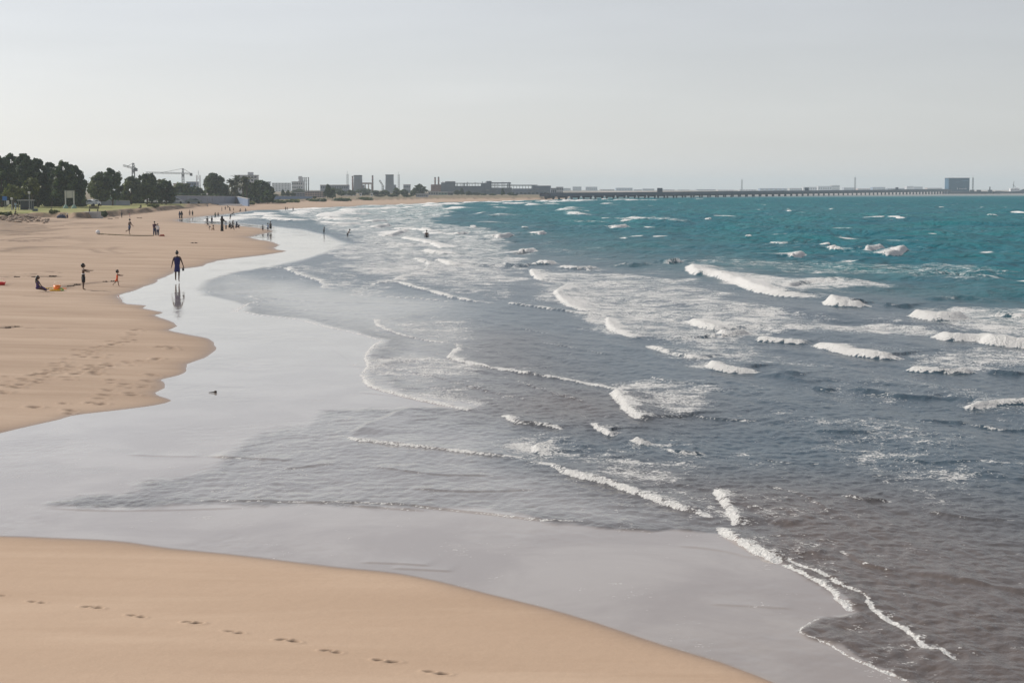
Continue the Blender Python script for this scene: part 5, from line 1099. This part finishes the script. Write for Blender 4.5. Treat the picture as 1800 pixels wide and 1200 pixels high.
building(770, 786, 341, 1050, 'pale green low pump house in front of the power plant', M_GREEN, 1, 3, roof=M_OFF); building(731, 752, 344.5, 830, 'long pale shed on the far beach under the round dark tree', M_OFF, 1, 6, dep=6); building(753, 770, 337.5, 1000, 'beige block left of the pale green pump house', M_CONC, 1, 4); building(787, 796, 343, 1040, 'small dark hut right of the pale green pump house', M_DKSTEEL, 1, 2)
building(968, 978, 331.5, 1180, 'low tank house at the right end of the power plant', M_GREYW, 1, 3); building(978, 990, 329.5, 1240, 'pale framed block at the landward end of the pier', M_OFF, 2, 4)
# trees of the far town, copies of four kinds scaled to their places
protos = {}
FT = [(497, 333, 8, 800, 0), (506, 334, 9, 790, 1), (515, 338, 12, 760, 2), (576, 324, 17, 700, 3), (585, 331, 12, 705, 3), (553, 345, 9, 690, 1), (600, 335, 24, 860, 0), (618, 334, 22, 880, 1), (640, 336, 26, 900, 2), (660, 335, 24, 910, 0), (676, 334, 22, 905, 1), (697, 330, 18, 900, 2), (710, 333, 20, 880, 0), (738, 324, 28, 900, 1), (727, 333, 18, 890, 2), (690, 341, 26, 820, 2), (668, 343, 24, 830, 0), (716, 342, 20, 810, 1), (585, 330, 30, 1080, 2), (640, 331, 34, 1150, 0), (525, 332, 26, 1050, 1), (502, 339, 22, 830, 2), (484, 341, 14, 760, 0), (803, 334, 13, 1000, 1), (812, 330, 10, 1010, 3), (824, 336, 16, 1000, 2), (838, 338, 18, 1005, 0), (850, 340, 14, 1000, 2), (866, 340, 16, 1010, 1), (884, 331, 8, 1010, 3), (898, 338, 13, 1010, 0), (905, 341, 12, 1000, 1)]
ords = ['at the foot of', 'beside', 'in front of', 'just left of', 'just right of']
for i, (px, top, w, d, kd) in enumerate(FT):
    x = XW(px, d); z = tz(x, d); ht = ZW(top, d)-z; wd = w*MPP*d
    ref = ('the long far wall' if px < 510 else 'the four slim stacks' if px < 545 else 'the pink-beige flats' if px < 605 else 'the left concrete tower' if px < 650 else 'the right concrete tower' if px < 705 else 'the pale shed on the far beach' if px < 760 else 'the power plant halls')
    side = 'left' if i % 2 else 'right'
    lb = '%s %s tree near %s, %s' % (['bushy', 'rounded', 'low spreading', 'slender pointed'][kd], ['small', 'middling', 'broad'][0 if w < 13 else 1 if w < 21 else 2], ref, ['nearest the sand', 'set farther back', 'farthest inland'][0 if d < 850 else 1 if d < 1005 else 2])
    if kd not in protos:
        protos[kd] = make_tree('town_tree', lb, 'tree', (x, d, z), 10, 10, [L_DARK, L_MID, L_MID, L_DARK][kd], 60+kd, 1500, .08, .42, 'trees of the far town', kd == 3); protos[kd].scale = (wd/10, wd/10, ht/10)
    else: copy_thing(protos[kd], (x, d, z), lb, rng.random()*6, (wd/10, wd/10, ht/10))
# far shore behind the pier
FB = [(990, 1003, 331, 4), (1007, 1022, 328.5, 0), (1030, 1050, 328.8, 0), (1055, 1080, 333, 5), (1083, 1112, 330.5, 2), (1115, 1128, 333.4, 4), (1130, 1150, 332, 0), (1160, 1186, 333.5, 5), (1192, 1212, 333.8, 1), (1225, 1258, 333, 0), (1262, 1290, 334, 5), (1300, 1330, 333.5, 3), (1336, 1384, 331.3, 2), (1388, 1410, 331, 1), (1412, 1436, 329, 3), (1438, 1462, 327.5, 3), (1462, 1476, 326, 1), (1484, 1504, 330, 0), (1508, 1530, 331.5, 5), (1534, 1556, 329.2, 2), (1560, 1590, 331, 4), (1594, 1606, 327.5, 3), (1607, 1622, 328.5, 0), (1630, 1656, 330.5, 5)]
fm = [M_GREYW, M_CONC, M_BLUEW, M_OFF, M_TOWER, M_PINK]; fnm = ['grey', 'pale concrete', 'blue-grey', 'whitish', 'dark concrete', 'pinkish']
num = ['first', 'second', 'third', 'fourth', 'fifth', 'sixth', 'seventh', 'eighth', 'ninth', 'tenth', 'eleventh', 'twelfth', 'thirteenth', 'fourteenth', 'fifteenth', 'sixteenth', 'seventeenth', 'eighteenth', 'nineteenth', 'twentieth', 'twenty-first', 'twenty-second', 'twenty-third', 'twenty-fourth']
for i, (a, b_, t, mi) in enumerate(FB):
    d = 3300+(a-990)*1.9+(200 if a > 1250 else 400); w = b_-a
    building(a, b_, t, d, '%s %s block on the far shore behind the pier, %s from its landward end' % (['narrow', 'long'][w > 24], fnm[mi], num[i]), fm[mi], 2 if w < 20 else 1, 6, base=1.4, dep=30, group='hazy far shore buildings')
# --- pier
A, B = P(958, 351), P(1668, 341); A[2] = B[2] = 0
dx, dy = (B-A)[:2]; L = math.hypot(dx, dy); ang = math.atan2(dy, dx); zA, zB = ZW(342.2, A[1]), ZW(334, B[1])
k = thing('pier', 'very long dark trestle pier running across the sea to a blue building', 'pier', (A[0], A[1], 0), ang)
slope = math.atan2(zB-zA, L); M_PIER = mat('dark_pier_concrete', (.07, .08, .115), .85, .2, .1)
NP = 68
def zp(t): return zA+(zB-zA)*t
v = []
def strip(b, y0, y1, lo, hi, x0=0, x1=None):
    x1 = L if x1 is None else x1; n = 24; vv, ff = [], []
    for i in range(n+1):
        x = x0+(x1-x0)*i/n; z = zp(x/L); vv += [(x, y0, z+lo), (x, y1, z+lo), (x, y1, z+hi), (x, y0, z+hi)]
    for i in range(n):
        for j in range(4): ff.append((4*i+j, 4*i+(j+1) % 4, 4*i+4+(j+1) % 4, 4*i+4+j))
    ff += [(3, 2, 1, 0), (4*n, 4*n+1, 4*n+2, 4*n+3)]; b.add(vv, ff)
b = MB(); strip(b, -3, 3, -1.0, -.05); b.build('deck', M_PIER, k)
b = MB(); strip(b, -2.9, -2.6, .0, .75); strip(b, 2.6, 2.9, .0, .75); b.build('parapet', M_PIER, k)
b = MB(); strip(b, -1.2, .4, .3, .9); b.build('pipeline', M_DKSTEEL, k)
t_ = 0
for i in range(NP):
    x = L*(i+.35)/NP; w = .8+.7*i/NP; b = MB(); zt_ = zp(x/L)-1.004
    for sy in (-2, 2): b.box((x, sy, (zt_-.8-1.2)/2), (w, .8, zt_-.8+1.2))
    b.box((x, 0, zt_-.4), (w*1.5, 5.4, .8)); b.build('trestle', M_PIER, k)
b = MB(); strip(b, -1.5, 1.5, .0, 1.1, L*.74, L*.985); b.build('conveyor_cover', M_PIER, k)
for i in range(3):
    xx = L*(.15+.3*i); b = MB(); b.box((xx, 0, zp(xx/L)+1.6), (3, 2.4, 3.2)); b.build('equipment_hut', M_PIER, k)
# pier head building
D = B[1]+10; s = MPP*D; x0, x1 = XW(1667.5, D), XW(1704, D); w = x1-x0; cx = (x0+x1)/2; zt_, zb = ZW(313.6, D), ZW(337, D)
k = thing('pier_head_building', 'tall blue windowless building at the end of the pier', 'building', (cx, D+9, 0)); MB().box((0, 0, (zt_+zb)/2), (w, 18, zt_-zb)).build('wall', M_BLUE, k); MB().box((0, 0, zt_+.25), (w+.8, 18.8, .5)).build('roof', M_DKSTEEL, k); MB().box((2.5, -1, (zb-1.5)/2-.05), (w+9, 24, zb+1.4)).build('platform', M_HULL, k)
b = MB()
for i in range(8): b.box((-w/2+w*(i+.5)/8, -9.06, (zt_+zb)/2), (.16, .1, (zt_-zb)*.96))
b.build('cladding_rib', mat('pale_blue_cladding', (.008, .085, .165), .6), k)
b = MB(); b.box((w*.28, -9.1, zb+(zt_-zb)*.82), (w*.34, .12, .5)); b.box((-w*.05, -9.1, zb+(zt_-zb)*.72), (w*.2, .12, .3)); b.build('window', mat('pale_blue_glass', (.12, .26, .38), .4), k)
# white lettering low on the facade, too small in the photo to read: strokes as they look
b = MB(); zz = zb+(zt_-zb)*.22
for px, hpx, wpx in ((1682.6, 3.4, .5), (1683.3, .6, 1.2), (1687, 2.6, .5), (1688, .6, 1.6), (1690.2, 2.4, .5), (1692, .6, 1.4), (1693, 2.6, .5), (1695, .6, 1.0), (1695.8, 2.0, .5), (1697.6, 3.6, .5), (1698.6, .7, 1.2)):
    b.box((XW(px, D)-cx, -9.13, zz+(hpx-2)*.2*s), (wpx*s, .16, hpx*s))
b.build('lettering', M_WHITE, k)
mast(1710, 312.5, D+25, 'slim mast standing just right of the blue pier building', 1.1)
k = thing('loading_jetty', 'low dark jetty running right from the blue pier building', 'jetty', (XW(1733, D), D+12, 0)); jl = 62*s; zj = ZW(336.6, D); MB().box((0, 0, zj-.5), (jl, 8, 1.0)).build('deck', M_HULL, k)
for i in range(12): MB().box((-jl/2+jl*(i+.5)/12, 0, (zj-1.004)/2-.6), (2.2, 6, zj-1.0+1.2)).build('pile', M_HULL, k)
for q in (-.31, -.12, .2): MB().box((jl*q, 0, zj+.9), (4.5, 3, 1.8)).build('equipment_box', M_DKSTEEL, k)
d = D+60; k = thing('light_beacon', 'small post beacon on the jetty', 'beacon', (XW(1740, d), d, 0)); MB().tube([(0, 0, -1), (0, 0, ZW(330, d))], [1.0, .7], 8).build('post', M_DKSTEEL, k); MB().tube([(0, 0, ZW(330, d)), (0, 0, ZW(328.3, d))], [.9, .5], 8).build('lantern', M_DKSTEEL, k)
# ship
d = D+120; s = MPP*d; k = thing('ship', 'dark-hulled ship with white deckhouse moored at the far right', 'ship', (XW(1777, d), d, 0)); b = MB(); zh = ZW(335.8, d)
sec = [(-27, .3, zh*.95), (-24, .9, zh), (-10, 1, zh*.82), (5, 1, zh*.80), (14, .95, zh*.95), (20, .6, zh*1.5), (25, .05, zh*1.9)]; v = []
for px, f, zz in sec: v += [(px*s, -5*f, zz), (px*s*.97, -3.6*f, -1), (px*s*.97, 3.6*f, -1), (px*s, 5*f, zz)]
b.add(v, [(4*i+j, 4*i+(j+1) % 4, 4*i+4+(j+1) % 4, 4*i+4+j) for i in range(len(sec)-1) for j in range(4)]+[(3, 2, 1, 0), (24, 25, 26, 27)]); b.build('hull', M_HULL, k)
z1 = ZW(332.2, d); b = MB(); b.box((6*s, 0, (z1+zh)/2-.4), (16*s, 7, z1-zh+1.6)); b.box((8*s, 0, z1+.9), (7*s, 5, 1.0)); b.build('deckhouse', M_WHITE, k); b = MB()
for i in range(6): b.box(((-.5+i*2.4)*s, -3.53, (z1+zh)/2+.4), (1.1*s, .1, .9))
b.build('window', M_GLASS, k); MB().tube([(3.6*s, 0, z1), (5.2*s, 0, ZW(318.5, d))], [.45, .22], 6).build('mast', M_DKSTEEL, k); MB().tube([(3*s, 0, z1+5), (8*s, 0, z1+2.5)], .25, 6).build('derrick', M_DKSTEEL, k)
# ------------------------------------------------------------------ sky, sun, air
SUN_AZ, SUN_EL = -62, 38
w = bpy.data.worlds.new('World'); scene.world = w; w.use_nodes = True; nt = w.node_tree
bg = nt.nodes['Background']; sky = nd(nt, 'ShaderNodeTexSky', sky_type='NISHITA')
sky.sun_disc = False; sky.sun_elevation = R(SUN_EL); sky.sun_rotation = R(SUN_AZ); sky.air_density = 1.0; sky.dust_density = .4; sky.ozone_density = 1.0; sky.altitude = 0
hs = nd(nt, 'ShaderNodeHueSaturation'); hs.inputs['Saturation'].default_value = .26; lk(nt, sky.outputs[0], hs.inputs['Color'])
mxs = nd(nt, 'ShaderNodeMix', data_type='RGBA', blend_type='MULTIPLY'); mxs.inputs[0].default_value = 1; mxs.inputs[7].default_value = (.995, .975, .995, 1)
lk(nt, hs.outputs[0], mxs.inputs[6])
# thin veils of high cloud
tc = nd(nt, 'ShaderNodeTexCoord'); mpp = nd(nt, 'ShaderNodeMapping'); mpp.inputs['Scale'].default_value = (3, 3, 22); lk(nt, tc.outputs['Generated'], mpp.inputs['Vector'])
cn = nd(nt, 'ShaderNodeTexNoise'); cn.inputs['Scale'].default_value = 2.2; cn.inputs['Detail'].default_value = 6; lk(nt, mpp.outputs[0], cn.inputs['Vector'])
cr = nd(nt, 'ShaderNodeMapRange'); cr.inputs[1].default_value = .42; cr.inputs[2].default_value = .75; cr.inputs[3].default_value = 1.0; cr.inputs[4].default_value = 1.045; lk(nt, cn.outputs['Fac'], cr.inputs[0])
vm = nd(nt, 'ShaderNodeVectorMath', operation='SCALE'); lk(nt, mxs.outputs[2], vm.inputs[0]); lk(nt, cr.outputs[0], vm.inputs['Scale'])
lk(nt, vm.outputs[0], bg.inputs['Color']); bg.inputs['Strength'].default_value = .105
sun = bpy.data.lights.new('sun', 'SUN'); sun.energy = 3.9; sun.angle = R(.6); sun.color = (1, .93, .83)
so = bpy.data.objects.new('sun', sun); COL.objects.link(so)
sd = Vector((math.sin(R(SUN_AZ))*math.cos(R(SUN_EL)), math.cos(R(SUN_AZ))*math.cos(R(SUN_EL)), math.sin(R(SUN_EL))))
so.rotation_euler = sd.to_track_quat('Z', 'Y').to_euler(); so.location = (0, 0, 80)
hm_ = bpy.data.materials.new('sea_haze'); hm_.use_nodes = True; nt = hm_.node_tree; nt.nodes.remove(nt.nodes['Principled BSDF'])
pv = nd(nt, 'ShaderNodeVolumePrincipled'); pv.inputs['Color'].default_value = (.80, .92, 1.0, 1); pv.inputs['Density'].default_value = .00017; pv.inputs['Anisotropy'].default_value = .2
lk(nt, pv.outputs[0], nt.nodes['Material Output'].inputs['Volume'])
hz = MB().box((0, 4800, 28), (20400, 9900, 66)).build('haze', hm_); hz['kind'] = 'stuff'
scene.view_settings.view_transform = 'Standard'; scene.view_settings.look = 'None'; scene.view_settings.gamma = 1; scene.view_settings.exposure = 0
scene.cycles.max_bounces = 6; scene.cycles.volume_bounces = 2; scene.cycles.sample_clamp_indirect = 4; scene.cycles.sample_clamp_direct = 12
